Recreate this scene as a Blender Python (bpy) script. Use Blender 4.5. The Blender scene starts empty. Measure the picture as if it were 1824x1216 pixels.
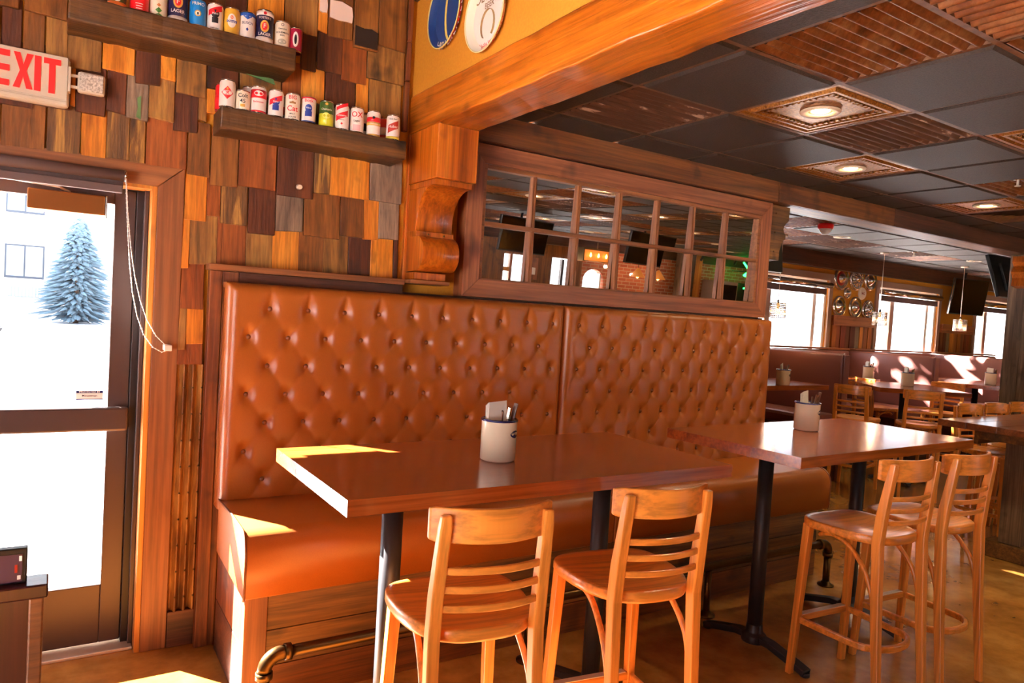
import bpy, math, random
from mathutils import Matrix, Vector
random.seed(7)
S = bpy.context.scene
COL = S.collection
R = math.radians
PI = math.pi
# ------------------------------------------------------------------ camera
FPX, IW, IH = 1275.0, 1824.0, 1216.0
YAW, PIT, ROL = R(32.6), R(-2.21), R(3.45)
CAM = Vector((0, 0, 1.61))
_f = Vector((math.sin(YAW)*math.cos(PIT), math.cos(YAW)*math.cos(PIT), math.sin(PIT)))
_r = Vector((math.cos(YAW), -math.sin(YAW), 0))
_u = _r.cross(_f)
_r2 = _r*math.cos(ROL) + _u*math.sin(ROL)
_u2 = -_r*math.sin(ROL) + _u*math.cos(ROL)
cd = bpy.data.cameras.new('camera'); cam = bpy.data.objects.new('camera', cd); COL.objects.link(cam)
cd.sensor_width = 36; cd.lens = FPX/IW*36; cd.clip_start = .05; cd.clip_end = 300
cam.matrix_world = Matrix(((_r2.x, _u2.x, -_f.x, CAM.x), (_r2.y, _u2.y, -_f.y, CAM.y), (_r2.z, _u2.z, -_f.z, CAM.z), (0, 0, 0, 1)))
S.camera = cam
def at(u, v, ax, val):
    """survey helper: the point of a real plane (axis = value) measured from the photograph"""
    d = _r2*((u-IW/2)/FPX) - _u2*((v-IH/2)/FPX) + _f
    t = (val-CAM[ax])/d[ax]
    return CAM + d*t
# ------------------------------------------------------------------ light
w = bpy.data.worlds.new('world'); S.world = w; w.use_nodes = True
bg = w.node_tree.nodes['Background']; bg.inputs[0].default_value = (.78, .88, 1, 1); bg.inputs[1].default_value = 3.6
sl = bpy.data.lights.new('sun', 'SUN'); sl.energy = 150; sl.angle = R(.53); sl.color = (1, .95, .88)
sun = bpy.data.objects.new('sun', sl); COL.objects.link(sun)
sun.rotation_euler = Vector((.291, -.386, -.290)).to_track_quat('-Z', 'Y').to_euler()
CAN_W = 32.0
S.view_settings.view_transform = 'Standard'; S.view_settings.look = 'None'
S.view_settings.exposure = 0.58; S.view_settings.gamma = 1
S.view_settings.use_curve_mapping = False
# ------------------------------------------------------------------ materials
def lin(c):
    return tuple(((x/255)/12.92 if x/255 <= .04045 else ((x/255+.055)/1.055)**2.4) for x in c) + (1,)
M = {}
def base(name, col, rough=.5, metal=0, spec=.5, coat=0, emit=None, es=0, trans=0):
    m = bpy.data.materials.new(name); m.use_nodes = True
    b = m.node_tree.nodes['Principled BSDF']
    b.inputs['Base Color'].default_value = lin(col); b.inputs['Roughness'].default_value = rough
    b.inputs['Metallic'].default_value = metal; b.inputs['Specular IOR Level'].default_value = spec
    b.inputs['Coat Weight'].default_value = coat; b.inputs['Coat Roughness'].default_value = .12
    if emit: b.inputs['Emission Color'].default_value = lin(emit); b.inputs['Emission Strength'].default_value = es
    M[name] = m; return m
def N(m, t, **kw):
    n = m.node_tree.nodes.new(t)
    for k, v in kw.items(): setattr(n, k, v)
    return n
def L(m, a, b): m.node_tree.links.new(a, b)
def coords(m, scale, rnd=True):
    tc = N(m, 'ShaderNodeTexCoord'); mp = N(m, 'ShaderNodeMapping'); mp.inputs['Scale'].default_value = scale
    if rnd:
        oi = N(m, 'ShaderNodeObjectInfo'); ml = N(m, 'ShaderNodeMath', operation='MULTIPLY'); ml.inputs[1].default_value = 37
        L(m, oi.outputs['Random'], ml.inputs[0]); ad = N(m, 'ShaderNodeVectorMath', operation='ADD')
        L(m, tc.outputs['Object'], ad.inputs[0]); L(m, ml.outputs[0], ad.inputs[1]); L(m, ad.outputs[0], mp.inputs[0])
    else: L(m, tc.outputs['Object'], mp.inputs[0])
    return mp.outputs[0]
def ramp(m, fac, stops):
    r = N(m, 'ShaderNodeValToRGB'); e = r.color_ramp.elements
    while len(e) < len(stops): e.new(.5)
    for i, (p, c) in enumerate(stops): e[i].position = p; e[i].color = lin(c)
    L(m, fac, r.inputs[0]); return r.outputs[0]
def noise(m, vec, sc, det=4, rough=.6, dist=0):
    n = N(m, 'ShaderNodeTexNoise'); n.inputs['Scale'].default_value = sc; n.inputs['Detail'].default_value = det
    n.inputs['Roughness'].default_value = rough; n.inputs['Distortion'].default_value = dist
    L(m, vec, n.inputs['Vector']); return n.outputs[0]
def bump(m, h, st, dist=.01):
    b = N(m, 'ShaderNodeBump'); b.inputs['Strength'].default_value = st; b.inputs['Distance'].default_value = dist
    L(m, h, b.inputs['Height']); L(m, b.outputs[0], m.node_tree.nodes['Principled BSDF'].inputs['Normal'])
def mixc(m, fac, a, b, mode='MIX'):
    x = N(m, 'ShaderNodeMix', data_type='RGBA', blend_type=mode)
    if isinstance(fac, float): x.inputs[0].default_value = fac
    else: L(m, fac, x.inputs[0])
    for i, s in ((6, a), (7, b)):
        if isinstance(s, tuple): x.inputs[i].default_value = lin(s)
        else: L(m, s, x.inputs[i])
    return x.outputs[2]
def setc(m, out, sock='Base Color'): L(m, out, m.node_tree.nodes['Principled BSDF'].inputs[sock])
def wood(name, dark, mid, light, axis='Z', sc=9, rough=.5, coat=0, bmp=.25, spec=.5, stretch=14, knots=0):
    m = base(name, mid, rough, spec=spec, coat=coat)
    s = [sc]*3; s['XYZ'.index(axis)] = sc/stretch
    v = coords(m, s); g = noise(m, v, 1.6, 6, .65, .6)
    s2 = [sc*7]*3; s2['XYZ'.index(axis)] = sc*7/40
    v2 = coords(m, s2); g2 = noise(m, v2, 1.5, 3, .6)
    c = ramp(m, g, [(.3, dark), (.5, mid), (.7, light)])
    c2 = ramp(m, g2, [(.35, (120, 120, 120)), (.6, (255, 255, 255))])
    c = mixc(m, .45, c, c2, 'MULTIPLY')
    if knots:
        vk = coords(m, (sc*.8, sc*.8, sc*.8)); k = noise(m, vk, 1.0, 2, .5)
        kk = ramp(m, k, [(.62, (255, 255, 255)), (.74, (70, 50, 40))])
        c = mixc(m, float(knots), c, kk, 'MULTIPLY')
    setc(m, c); bump(m, g2, bmp, .004); return m
def speck(name, a, b, sc=60, rough=.8, bmp=.3, det=4, pos=(.4, .6), spec=.3, metal=0, coat=0, dist=.004):
    m = base(name, a, rough, spec=spec, metal=metal, coat=coat); v = coords(m, (1, 1, 1)); n = noise(m, v, sc, det)
    setc(m, ramp(m, n, [(pos[0], a), (pos[1], b)])); bump(m, n, bmp, dist); return m
# reclaimed wood tones
wood('shingle_dark', (48, 22, 10), (88, 42, 18), (120, 62, 26), 'Z', 8, .55, bmp=.5, knots=.7)
wood('shingle_brown', (84, 44, 16), (130, 76, 28), (158, 98, 40), 'Z', 8, .5, bmp=.45, knots=.5)
wood('shingle_orange', (180, 96, 24), (216, 130, 38), (232, 156, 62), 'Z', 8, .45, bmp=.3, knots=.5)
wood('shingle_olive', (96, 62, 24), (150, 98, 40), (182, 128, 58), 'Z', 8, .6, bmp=.5, knots=.7)
wood('shingle_gray', (92, 70, 54), (140, 112, 88), (170, 140, 112), 'Z', 9, .65, bmp=.5, knots=.3)
wood('shingle_red', (104, 46, 14), (146, 74, 26), (170, 92, 36), 'Z', 8, .5, bmp=.4, knots=.5)
wood('shingle_striped', (56, 32, 16), (118, 76, 34), (226, 164, 74), 'Z', 13, .55, bmp=.5, stretch=22)
wood('beam_orange', (112, 50, 5), (174, 88, 12), (200, 112, 26), 'Y', 7, .3, coat=.35, bmp=.9, knots=.5)
wood('beam_side', (120, 48, 6), (182, 88, 16), (210, 116, 30), 'Z', 7, .35, coat=.2, bmp=.4, knots=.6)
wood('frieze_brown', (70, 34, 10), (118, 64, 22), (150, 88, 34), 'X', 7, .5, bmp=.5, knots=.5)
wood('frieze_dark', (52, 26, 14), (84, 44, 26), (110, 60, 36), 'X', 7, .5, bmp=.5)
wood('frame_brown', (116, 62, 34), (158, 90, 52), (180, 108, 66), 'X', 6, .45, bmp=.2, knots=.5)
wood('frame_brown_v', (116, 62, 34), (158, 90, 52), (180, 108, 66), 'Z', 6, .45, bmp=.2, knots=.5)
wood('casing', (110, 58, 26), (144, 84, 42), (166, 104, 58), 'Z', 5, .5, bmp=.3, knots=.4)
wood('casing_h', (110, 58, 26), (144, 84, 42), (166, 104, 58), 'X', 5, .5, bmp=.3, knots=.4)
wood('jamb', (190, 106, 30), (226, 146, 52), (238, 168, 76), 'Z', 6, .5, bmp=.2, knots=.3)
wood('shelf_wood', (36, 20, 8), (84, 52, 20), (124, 80, 34), 'X', 8, .5, bmp=.7, knots=.8)
wood('post_rust', (66, 30, 12), (120, 58, 22), (160, 92, 36), 'Z', 9, .55, bmp=.5, knots=.6)
wood('base_plank', (66, 42, 18), (122, 80, 34), (160, 108, 48), 'X', 7, .55, bmp=.6, knots=.8)
wood('rustic_gray', (66, 48, 36), (110, 86, 64), (146, 118, 90), 'Z', 9, .7, bmp=.7, knots=.5)
wood('beech', (224, 132, 46), (232, 142, 54), (238, 152, 64), 'Z', 5, .34, coat=.25, bmp=.04, stretch=20)
wood('beech_flat', (224, 132, 46), (232, 142, 54), (238, 152, 64), 'X', 5, .34, coat=.25, bmp=.04, stretch=12)
wood('tabletop', (124, 54, 18), (164, 80, 32), (182, 96, 44), 'X', 6, .22, coat=.5, bmp=.05, stretch=18, knots=.25)
wood('counter_top', (70, 34, 16), (120, 62, 30), (150, 86, 44), 'X', 7, .28, coat=.4, bmp=.3, knots=.5)
wood('stand_wood', (38, 12, 10), (62, 20, 16), (80, 28, 20), 'Z', 6, .35, coat=.3, bmp=.1)  # host stand only; its shade is put into this lowered colour
for k, c in enumerate([(150, 84, 36), (128, 52, 28), (122, 104, 76), (172, 96, 30), (118, 62, 26), (206, 128, 44), (140, 74, 40), (96, 40, 22)]):
    d = tuple(int(x*.72) for x in c); l = tuple(min(255, int(x*1.15)) for x in c)
    wood('plank_%d' % k, d, c, l, 'Z', 9, .6, bmp=.4)
m = speck('yellow_wall', (188, 122, 32), (182, 116, 29), 90, .75, .12, spec=.25)
m = speck('vinyl', (162, 88, 28), (156, 83, 26), 260, .36, .12, spec=.5, dist=.001)
m = speck('booth_vinyl', (142, 90, 84), (134, 84, 78), 260, .34, .1, spec=.5, dist=.001)
base('vinyl_button', (120, 62, 28), .35); base('piping', (116, 58, 26), .4)
speck('ceiling_tile', (64, 53, 46), (40, 32, 28), 130, .62, .5, pos=(.42, .7), spec=.5)
base('ceiling_edge', (58, 48, 42), .8)
speck('grid_metal', (116, 76, 46), (92, 58, 36), 20, .45, .05, spec=.5)
m = base('corrugated_rust', (120, 66, 30), .42, .35)
v = coords(m, (1, 1, 1)); n1 = noise(m, v, 7, 6, .7); n2 = noise(m, v, 22, 5, .7)
c = ramp(m, n1, [(.3, (84, 46, 22)), (.48, (134, 72, 30)), (.62, (156, 104, 62))])
setc(m, mixc(m, .5, c, ramp(m, n2, [(.4, (150, 140, 130)), (.6, (255, 255, 255))]), 'MULTIPLY')); bump(m, n2, .3, .004)
m = base('corrugated_peel', (120, 80, 60), .5, .2)
v = coords(m, (1, 6, 1)); n1 = noise(m, v, 3.2, 5, .6)
setc(m, ramp(m, n1, [(.5, (86, 56, 42)), (.62, (110, 74, 54)), (.66, (206, 176, 156))])); bump(m, n1, .3, .003)
m = base('tin_bronze', (130, 84, 40), .32, .75)
v = coords(m, (1, 1, 1)); n1 = noise(m, v, 90, 3); setc(m, ramp(m, n1, [(.3, (120, 76, 30)), (.7, (206, 146, 74))])); bump(m, n1, .6, .004)
base('can_trim', (236, 220, 196), .35)
base('can_glow', (255, 214, 150), .5, emit=(255, 214, 150), es=40)
m = base('floor', (150, 96, 44), .2, spec=.5, coat=.4)
v = coords(m, (1, 1, 1), False); n1 = noise(m, v, 1.1, 6, .6, .4); n2 = noise(m, v, 9, 5, .6)
c = ramp(m, n1, [(.3, (124, 74, 28)), (.5, (172, 114, 50)), (.7, (202, 148, 76))])
setc(m, mixc(m, .35, c, ramp(m, n2, [(.35, (140, 130, 120)), (.6, (255, 255, 255))]), 'MULTIPLY')); bump(m, n2, .05, .003)
base('black_metal', (44, 42, 46), .42, .3); base('black', (14, 13, 14), .4); base('screen', (6, 6, 8), .12, spec=.6)
base('bronze_alu', (84, 66, 62), .4, .4); base('bronze_dark', (48, 36, 36), .45, .3)
base('alu', (214, 196, 176), .4, .5); base('shade_fabric', (92, 72, 68), .7); base('closer_box', (150, 96, 48), .3, .6)
base('chrome', (220, 214, 208), .12, 1); base('chain_white', (235, 228, 222), .4); base('white_plastic', (236, 230, 220), .45)
base('exit_white', (198, 186, 166), .5); base('exit_red', (255, 24, 20), .5, emit=(255, 20, 16), es=.5)
speck('lamp_lens', (214, 204, 190), (160, 150, 140), 120, .15, .9)
base('pipe', (92, 66, 34), .35, .9); base('crock_cream', (238, 222, 192), .16, coat=.5); base('crock_blue', (34, 36, 92), .2, coat=.4)
m = base('corrugated_gold', (130, 86, 40), .5, 0)
v = coords(m, (1, 1, .3)); n1 = noise(m, v, 14, 5, .6); setc(m, ramp(m, n1, [(.35, (84, 48, 20)), (.5, (126, 78, 32)), (.65, (168, 116, 54))])); bump(m, n1, .3, .004)
base('napkin', (244, 236, 224), .8); base('steel', (190, 180, 170), .22, 1); base('knife_handle', (96, 56, 34), .4)
base('paint_white', (236, 214, 200), .7); base('paint_green', (86, 116, 62), .7); base('paint_dark', (40, 20, 10), .6)
base('snow', (250, 250, 255), .9, spec=.1); base('siding', (196, 188, 178), .9, spec=.1); base('win_frame_dark', (40, 50, 64), .6)
base('win_gray', (112, 124, 138), .3); base('win_light', (156, 164, 172), .3); base('grille', (170, 176, 184), .6); base('needle', (92, 112, 126), .85, spec=.1); base('bark', (70, 56, 48), .9)
base('car_paint', (160, 170, 182), .25, .2, coat=.6); base('car_glass', (50, 60, 70), .1); base('tyre', (30, 30, 32), .8)
base('frame_white', (232, 222, 212), .5); base('frame_tan', (150, 116, 96), .5)
base('hub_red', (150, 28, 24), .3, .3); base('hub_white', (236, 226, 206), .4); base('alarm_red', (226, 24, 24), .35); base('neon', (60, 255, 110), .5, emit=(40, 255, 90), es=9)
base('bulb', (255, 190, 110), .5, emit=(255, 170, 80), es=18); base('lantern', (190, 118, 52), .5, emit=(255, 150, 60), es=.25)
base('mirror', (235, 232, 226), .01, 1)
m = base('brick', (170, 96, 62), .8)
tc = N(m, 'ShaderNodeTexCoord'); mp = N(m, 'ShaderNodeMapping'); mp.inputs['Rotation'].default_value = (PI/2, 0, 0); L(m, tc.outputs['Object'], mp.inputs[0])
bt = N(m, 'ShaderNodeTexBrick'); bt.inputs['Scale'].default_value = 1; bt.inputs['Brick Width'].default_value = .22; bt.inputs['Row Height'].default_value = .075; bt.inputs['Mortar Size'].default_value = .008
bt.inputs['Color1'].default_value = lin((200, 116, 78)); bt.inputs['Color2'].default_value = lin((166, 86, 56)); bt.inputs['Mortar'].default_value = lin((196, 168, 140))
L(m, mp.outputs[0], bt.inputs['Vector']); setc(m, bt.outputs[0]); bump(m, bt.outputs[1], -.6, .01)
m = bpy.data.materials.new('glass'); m.use_nodes = True; M['glass'] = m; nt = m.node_tree; nt.nodes.clear()
o = N(m, 'ShaderNodeOutputMaterial'); tr = N(m, 'ShaderNodeBsdfTransparent'); gl = N(m, 'ShaderNodeBsdfGlossy'); gl.inputs['Roughness'].default_value = .02
fr = N(m, 'ShaderNodeLayerWeight'); pw = N(m, 'ShaderNodeMath', operation='POWER'); pw.inputs[1].default_value = 4; L(m, fr.outputs['Facing'], pw.inputs[0])
md = N(m, 'ShaderNodeMath', operation='MULTIPLY_ADD'); md.inputs[1].default_value = .9; md.inputs[2].default_value = .04; L(m, pw.outputs[0], md.inputs[0]); mx = N(m, 'ShaderNodeMixShader')
L(m, md.outputs[0], mx.inputs[0]); L(m, tr.outputs[0], mx.inputs[1]); L(m, gl.outputs[0], mx.inputs[2]); L(m, mx.outputs[0], o.inputs[0])
def colour(c, rough=.4, metal=0):
    k = 'c_%d_%d_%d_%d' % (c + (int(metal*10),))
    if k not in M: base(k, c, rough, metal)
    return M[k]
# ------------------------------------------------------------------ mesh builder
class MB:
    def __init__(s): s.v = []; s.f = []; s.sm = []
    def add(s, vs, fs, smooth=False):
        o = len(s.v); s.v += [tuple(p) for p in vs]; s.f += [tuple(i+o for i in q) for q in fs]; s.sm += [smooth]*len(fs); return s
    def box(s, x0, x1, y0, y1, z0, z1):
        return s.add([(x0, y0, z0), (x1, y0, z0), (x1, y1, z0), (x0, y1, z0), (x0, y0, z1), (x1, y0, z1), (x1, y1, z1), (x0, y1, z1)],
                     [(0, 3, 2, 1), (4, 5, 6, 7), (0, 1, 5, 4), (1, 2, 6, 5), (2, 3, 7, 6), (3, 0, 4, 7)])
    def hexa(s, b, t):
        return s.add(list(b)+list(t), [(3, 2, 1, 0), (4, 5, 6, 7), (0, 1, 5, 4), (1, 2, 6, 5), (2, 3, 7, 6), (3, 0, 4, 7)])
    def prism(s, prof, ax, a, b, smooth=False):
        """closed 2-D profile swept along axis ax from a to b; the profile holds the other two axes in order"""
        n = len(prof); vs = []
        for t in (a, b):
            for p in prof:
                q = list(p); q.insert(ax, t); vs.append(q)
        fs = [tuple(range(n-1, -1, -1)), tuple(range(n, 2*n))]
        s.add(vs, fs); o = len(s.v)-2*n
        s.f += [(o+i, o+(i+1) % n, o+n+(i+1) % n, o+n+i) for i in range(n)]; s.sm += [smooth]*n; return s
    def tube(s, path, rad, n=10, closed=False, rect=None, up=None, smooth=True):
        P = [Vector(p) for p in path]; k = len(P); rings = []; T0 = None
        if rect: sec = [(-rect[0]/2, -rect[1]/2), (rect[0]/2, -rect[1]/2), (rect[0]/2, rect[1]/2), (-rect[0]/2, rect[1]/2)]; n = 4; smooth = False
        else: sec = [(math.cos(2*PI*i/n), math.sin(2*PI*i/n)) for i in range(n)]
        upv = Vector(up) if up else None; nrm = None
        for i in range(k):
            if closed: t = (P[(i+1) % k]-P[i-1]).normalized()
            else: t = (P[min(i+1, k-1)]-P[max(i-1, 0)]).normalized()
            if upv is not None: a = upv.cross(t).normalized()
            else:
                if nrm is None: nrm = t.orthogonal().normalized()
                nrm = (nrm-t*nrm.dot(t)).normalized(); a = nrm
            b = t.cross(a)
            r = rad[i] if isinstance(rad, (list, tuple)) else rad
            if rect: r = 1
            rings.append([P[i]+a*(x*r)+b*(y*r) for x, y in sec])
        vs = [p for q in rings for p in q]; fs = []
        for i in range(k if closed else k-1):
            for j in range(n):
                i2 = (i+1) % k; j2 = (j+1) % n
                fs.append((i*n+j, i*n+j2, i2*n+j2, i2*n+j))
        o = len(s.v); s.add(vs, fs, smooth)
        if not closed: s.f += [tuple(o+j for j in range(n-1, -1, -1)), tuple(o+(k-1)*n+j for j in range(n))]; s.sm += [False]*2
        return s
    def lathe(s, prof, c=(0, 0, 0), n=28, ax=2, smooth=True, cap=True):
        vs = []; k = len(prof)
        for r, h in prof:
            for i in range(n):
                a = 2*PI*i/n; p = [r*math.cos(a), r*math.sin(a)]; p.insert(ax, h) if ax < 2 else p.append(h)
                vs.append((p[0]+c[0], p[1]+c[1], p[2]+c[2]))
        fs = [(i*n+j, i*n+(j+1) % n, (i+1)*n+(j+1) % n, (i+1)*n+j) for i in range(k-1) for j in range(n)]
        o = len(s.v); s.add(vs, fs, smooth)
        if cap: s.f += [tuple(o+j for j in range(n-1, -1, -1)), tuple(o+(k-1)*n+j for j in range(n))]; s.sm += [False]*2
        return s
    def grid(s, fn, nu, nv, smooth=True):
        vs = [fn(i/nu, j/nv) for j in range(nv+1) for i in range(nu+1)]
        fs = [(j*(nu+1)+i, j*(nu+1)+i+1, (j+1)*(nu+1)+i+1, (j+1)*(nu+1)+i) for j in range(nv) for i in range(nu)]
        return s.add(vs, fs, smooth)
    def xf(s, mat):
        s.v = [tuple(mat @ Vector(p)) for p in s.v]; return s
    def mesh(s, name):
        me = bpy.data.meshes.new(name); me.from_pydata(s.v, [], s.f)
        me.polygons.foreach_set('use_smooth', s.sm); me.update(); return me
    def build(s, name, mat, parent=None, bev=0, seg=2, loc=None):
        me = s.mesh(name); me.materials.append(M[mat] if isinstance(mat, str) else mat)
        return link(name, me, parent, bev, seg, loc)
def link(name, me, parent=None, bev=0, seg=2, loc=None):
    o = bpy.data.objects.new(name, me); COL.objects.link(o)
    if parent: o.parent = parent
    if loc is not None: o.location = loc
    if bev:
        b = o.modifiers.new('bevel', 'BEVEL'); b.width = bev; b.segments = seg; b.limit_method = 'ANGLE'; b.angle_limit = R(40)
    return o
def bx(name, mat, parent, *a, bev=0): return MB().box(*a).build(name, mat, parent, bev)
def tag(o, label, cat, group=None):
    o['label'] = label; o['category'] = cat
    if group: o['group'] = group
    return o
def thing(name, label, cat, loc=(0, 0, 0), rz=0, group=None):
    e = bpy.data.objects.new(name, None); COL.objects.link(e); e.location = loc; e.rotation_euler.z = rz; e.empty_display_size = .1
    return tag(e, label, cat, group)
def struct(o, label=None):
    o['kind'] = 'structure'
    if label: o['label'] = label
    return o
def sempty(name, label=None):
    e = bpy.data.objects.new(name, None); COL.objects.link(e); return struct(e, label)
def copy_tree(o, parent=None):
    c = o.copy(); COL.objects.link(c); c.parent = parent
    for ch in list(o.children): copy_tree(ch, c)
    return c
TXT = {}
def textmesh(body, size, bold=1.0):
    k = (body, size)
    if k not in TXT:
        cu = bpy.data.curves.new('t', 'FONT'); cu.body = body; cu.size = size; cu.align_x = 'CENTER'; cu.align_y = 'CENTER'; cu.resolution_u = 3; cu.offset = size*.012*bold
        ob = bpy.data.objects.new('t', cu); COL.objects.link(ob); bpy.context.view_layer.update()
        me = bpy.data.meshes.new_from_object(ob); TXT[k] = ([tuple(v.co) for v in me.vertices], [tuple(p.vertices) for p in me.polygons])
        bpy.data.objects.remove(ob); bpy.data.curves.remove(cu); bpy.data.meshes.remove(me)
    return TXT[k]
# ------------------------------------------------------------------ shell of the room
YW = 3.52          # face of the banquette wall
ZC = 2.683         # grid ceiling
XB0, XB1 = 1.53, 1.76
fl = MB().box(-1.9, 15.6, -5.1, 3.74, -.12, 0).box(3.0, 15.6, 3.74, 6.1, -.12, 0)
struct(fl.build('floor', 'floor'), 'polished amber stained concrete floor')
wb = MB().box(-2.05, -.69, YW, 3.74, 0, 3.3).box(-.69, .36, YW, 3.74, 2.07, 3.3).box(.36, 1.6, YW, 3.74, 0, 3.3).box(1.6, 4.37, YW, 3.74, 0, 2.75)
wall_back = struct(wb.build('wall_back', 'yellow_wall'), 'mustard wall behind the banquette')
# left wall outside the frame; its wide window is added for side light
wl = MB().box(-2.05, -1.9, -5.1, -1.2, 0, 3.3).box(-2.05, -1.9, 1.3, 3.52, 0, 3.3).box(-2.05, -1.9, -1.2, 1.3, 0, .5).box(-2.05, -1.9, -1.2, 1.3, 2.3, 3.3)
struct(wl.build('wall_left', 'yellow_wall'))
wg = struct(MB().box(XB0+.012, XB1-.01, -5.1, YW, 2.6, 3.3).build('wall_header', 'yellow_wall'), 'mustard gable wall above the big timber beam')
struct(MB().box(-2.05, 1.6, -5.25, 3.74, 3.2, 3.3).build('ceiling_entry', 'shingle_dark'), 'dark boarded ceiling over the entry')
# right and rear walls
struct(MB().box(15.6, 15.75, -5.25, 6.1, 0, 2.75).build('wall_right', 'yellow_wall'))
rw = MB()
RW = [(-2.05, 7.35, 0, 3.3), (7.95, 8.65, 0, 3.3), (9.25, 9.45, 0, 3.3), (7.35, 7.95, 0, .8), (7.35, 7.95, 2.19, 3.3), (8.65, 9.25, 0, .05), (8.65, 9.25, 2.22, 3.3)]
for a, b, c, d in RW: rw.box(a, b, -5.25, -5.1, c, d)
struct(rw.build('wall_rear', 'shingle_brown'))
# brick stretch with an arched window
ar = [(9.51, 1.2), (9.51, 1.82)] + [(9.795-.285*math.cos(PI*k/10), 1.82+.25*math.sin(PI*k/10)) for k in range(1, 10)] + [(10.08, 1.82), (10.08, 1.2)]
bw = MB().box(9.45, 9.51, -5.25, -5.1, 0, 2.75).box(10.08, 15.6, -5.25, -5.1, 0, 2.75).box(9.51, 10.08, -5.25, -5.1, 0, 1.2)
for (xa, za), (xb, zb) in zip(ar[1:-2], ar[2:-1]):
    bw.hexa([(xa, -5.25, za), (xb, -5.25, zb), (xb, -5.1, zb), (xa, -5.1, za)], [(xa, -5.25, 2.75), (xb, -5.25, 2.75), (xb, -5.1, 2.75), (xa, -5.1, 2.75)])
struct(bw.build('wall_brick', 'brick'))
# side wall of the far room
struct(MB().box(2.9, 3.0, 3.74, 6.1, 0, 2.75).build('wall_side', 'yellow_wall'))
# far wall with three windows
YF = 5.95
WX = [(7.22, 8.86), (10.06, 11.72), (12.95, 14.5)]
wf = MB(); xs = 2.9
for a, b in WX:
    wf.box(xs, a, YF, YF+.16, 0, 2.75); wf.box(a, b, YF, YF+.16, 0, 1.0); wf.box(a, b, YF, YF+.16, 2.32, 2.75); xs = b
wf.box(xs, 15.75, YF, YF+.16, 0, 2.75)
wall_far = struct(wf.build('wall_far', 'yellow_wall'), 'mustard far wall with three bright windows')
struct(bx('added_eave', 'frieze_dark', None, 2.9, 16, YF+.16, YF+.6, 2.8, 2.95), 'unseen roof eave added to shade the far windows')  # eave out of view, added to keep direct sun off the far booths
# dark frieze along the far wall
fz = struct(MB().box(3.0, 15.6, YF-.09, YF, 2.47, ZC-.002).build('trim_1', 'frieze_dark', None, .006), 'dark brown frieze board under the far ceiling')
fz2 = struct(MB().box(1.77, 15.6, -5.1, -4.98, 2.47, ZC-.002).build('trim_2', 'frieze_dark', None, .006))
# wainscot between the far windows: each plank a piece of its own
def wains(x0, x1):
    cap = struct(bx('trim_%d' % (3+int(x0)), 'frame_brown', None, x0, x1, YF-.05, YF, 1.72, 1.86, bev=.006), 'dark chair rail between two far windows')
    x = x0; k = int(x0)
    while x < x1-.01:
        wd = min(random.uniform(.08, .16), x1-x); k += 1
        bx('plank', 'plank_%d' % ((k*3) % 8), wall_far, x+.002, x+wd-.002, YF-.022-.006*(k % 2), YF, .9, 1.72); x += wd
wains(8.98, 9.95); wains(11.84, 12.84)
def window(n, x0, x1, z0, z1):
    w_ = sempty('window_%d' % n, ['leftmost far window beside the tufted banquette', 'middle far window with roller shade', 'rightmost far window beside the pillar'][n-1])
    for a, b, c, d in ((x0-.08, x0, z0, z1+.09), (x1, x1+.08, z0, z1+.09), (x0, x1, z1, z1+.09)):
        bx('casing', 'frame_tan', w_, a, b, YF-.025, YF, c, d, bev=.004)
    for a, b, c, d in ((x0, x0+.05, z0, z1), (x1-.05, x1, z0, z1), (x0+.05, x1-.05, z1-.05, z1), (x0+.05, x1-.05, z0, z0+.05)):
        bx('window_frame', 'frame_white', w_, a, b, YF+.02, YF+.12, c, d, bev=.004)
    xm = x0+(x1-x0)*.27
    bx('mullion', 'frame_tan', w_, xm-.05, xm+.05, YF+.03, YF+.11, z0+.05, z1-.05, bev=.004)
    bx('mullion', 'frame_white', w_, x1-.27, x1-.2, YF+.03, YF+.11, z0+.05, z1-.05, bev=.004)
    for a, b in ((x0+.05, xm-.05), (xm+.05, x1-.27), (x1-.2, x1-.05)): bx('pane', 'glass', w_, a, b, YF+.065, YF+.07, z0+.05, z1-.05)
    t = thing('roller_shade', 'rolled up dark roller shade at the top of the %s far window' % ['leftmost', 'middle', 'rightmost'][n-1], 'shade', (x0, YF-.05, z1-.07), 0, 'roller shades on the far windows')
    MB().tube([(.01, 0, 0), (x1-x0-.01, 0, 0)], .042, 14).build('tube', 'chrome', t)
    bx('hem_bar', 'shade_fabric', t, .02, x1-x0-.12, -.012, .012, -.13, -.05)
for i, (a, b) in enumerate(WX): window(i+1, a, b, 1.0, 2.32)
# rear windows (seen only in the mirror)
w_ = sempty('window_4'); bx('pane', 'glass', w_, 7.35, 7.95, -5.18, -5.175, .8, 2.19); bx('mullion', 'frame_brown_v', w_, 7.5, 7.56, -5.2, -5.12, .8, 2.19); bx('rail', 'jamb', w_, 7.35, 7.5, -5.2, -5.12, 1.85, 1.93)
w_ = sempty('door_2'); bx('pane', 'glass', w_, 8.7, 9.2, -5.18, -5.175, .05, 2.18); bx('stile', 'bronze_dark', w_, 8.92, 8.98, -5.2, -5.12, .05, 2.2)
w_ = sempty('window_5'); bx('pane', 'glass', w_, 9.51, 10.08, -5.18, -5.175, 1.2, 2.07); bx('mullion', 'frame_white', w_, 10.0, 10.04, -5.2, -5.14, 1.2, 2.0)
w_ = sempty('window_6')  # unseen window, added to bring daylight in from the left
bx('pane', 'glass', w_, -2.0, -1.995, -1.2, 1.3, .5, 2.3)
for y in (-1.2, .02, 1.24): bx('mullion', 'bronze_alu', w_, -2.03, -1.95, y, y+.06, .5, 2.3)
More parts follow.
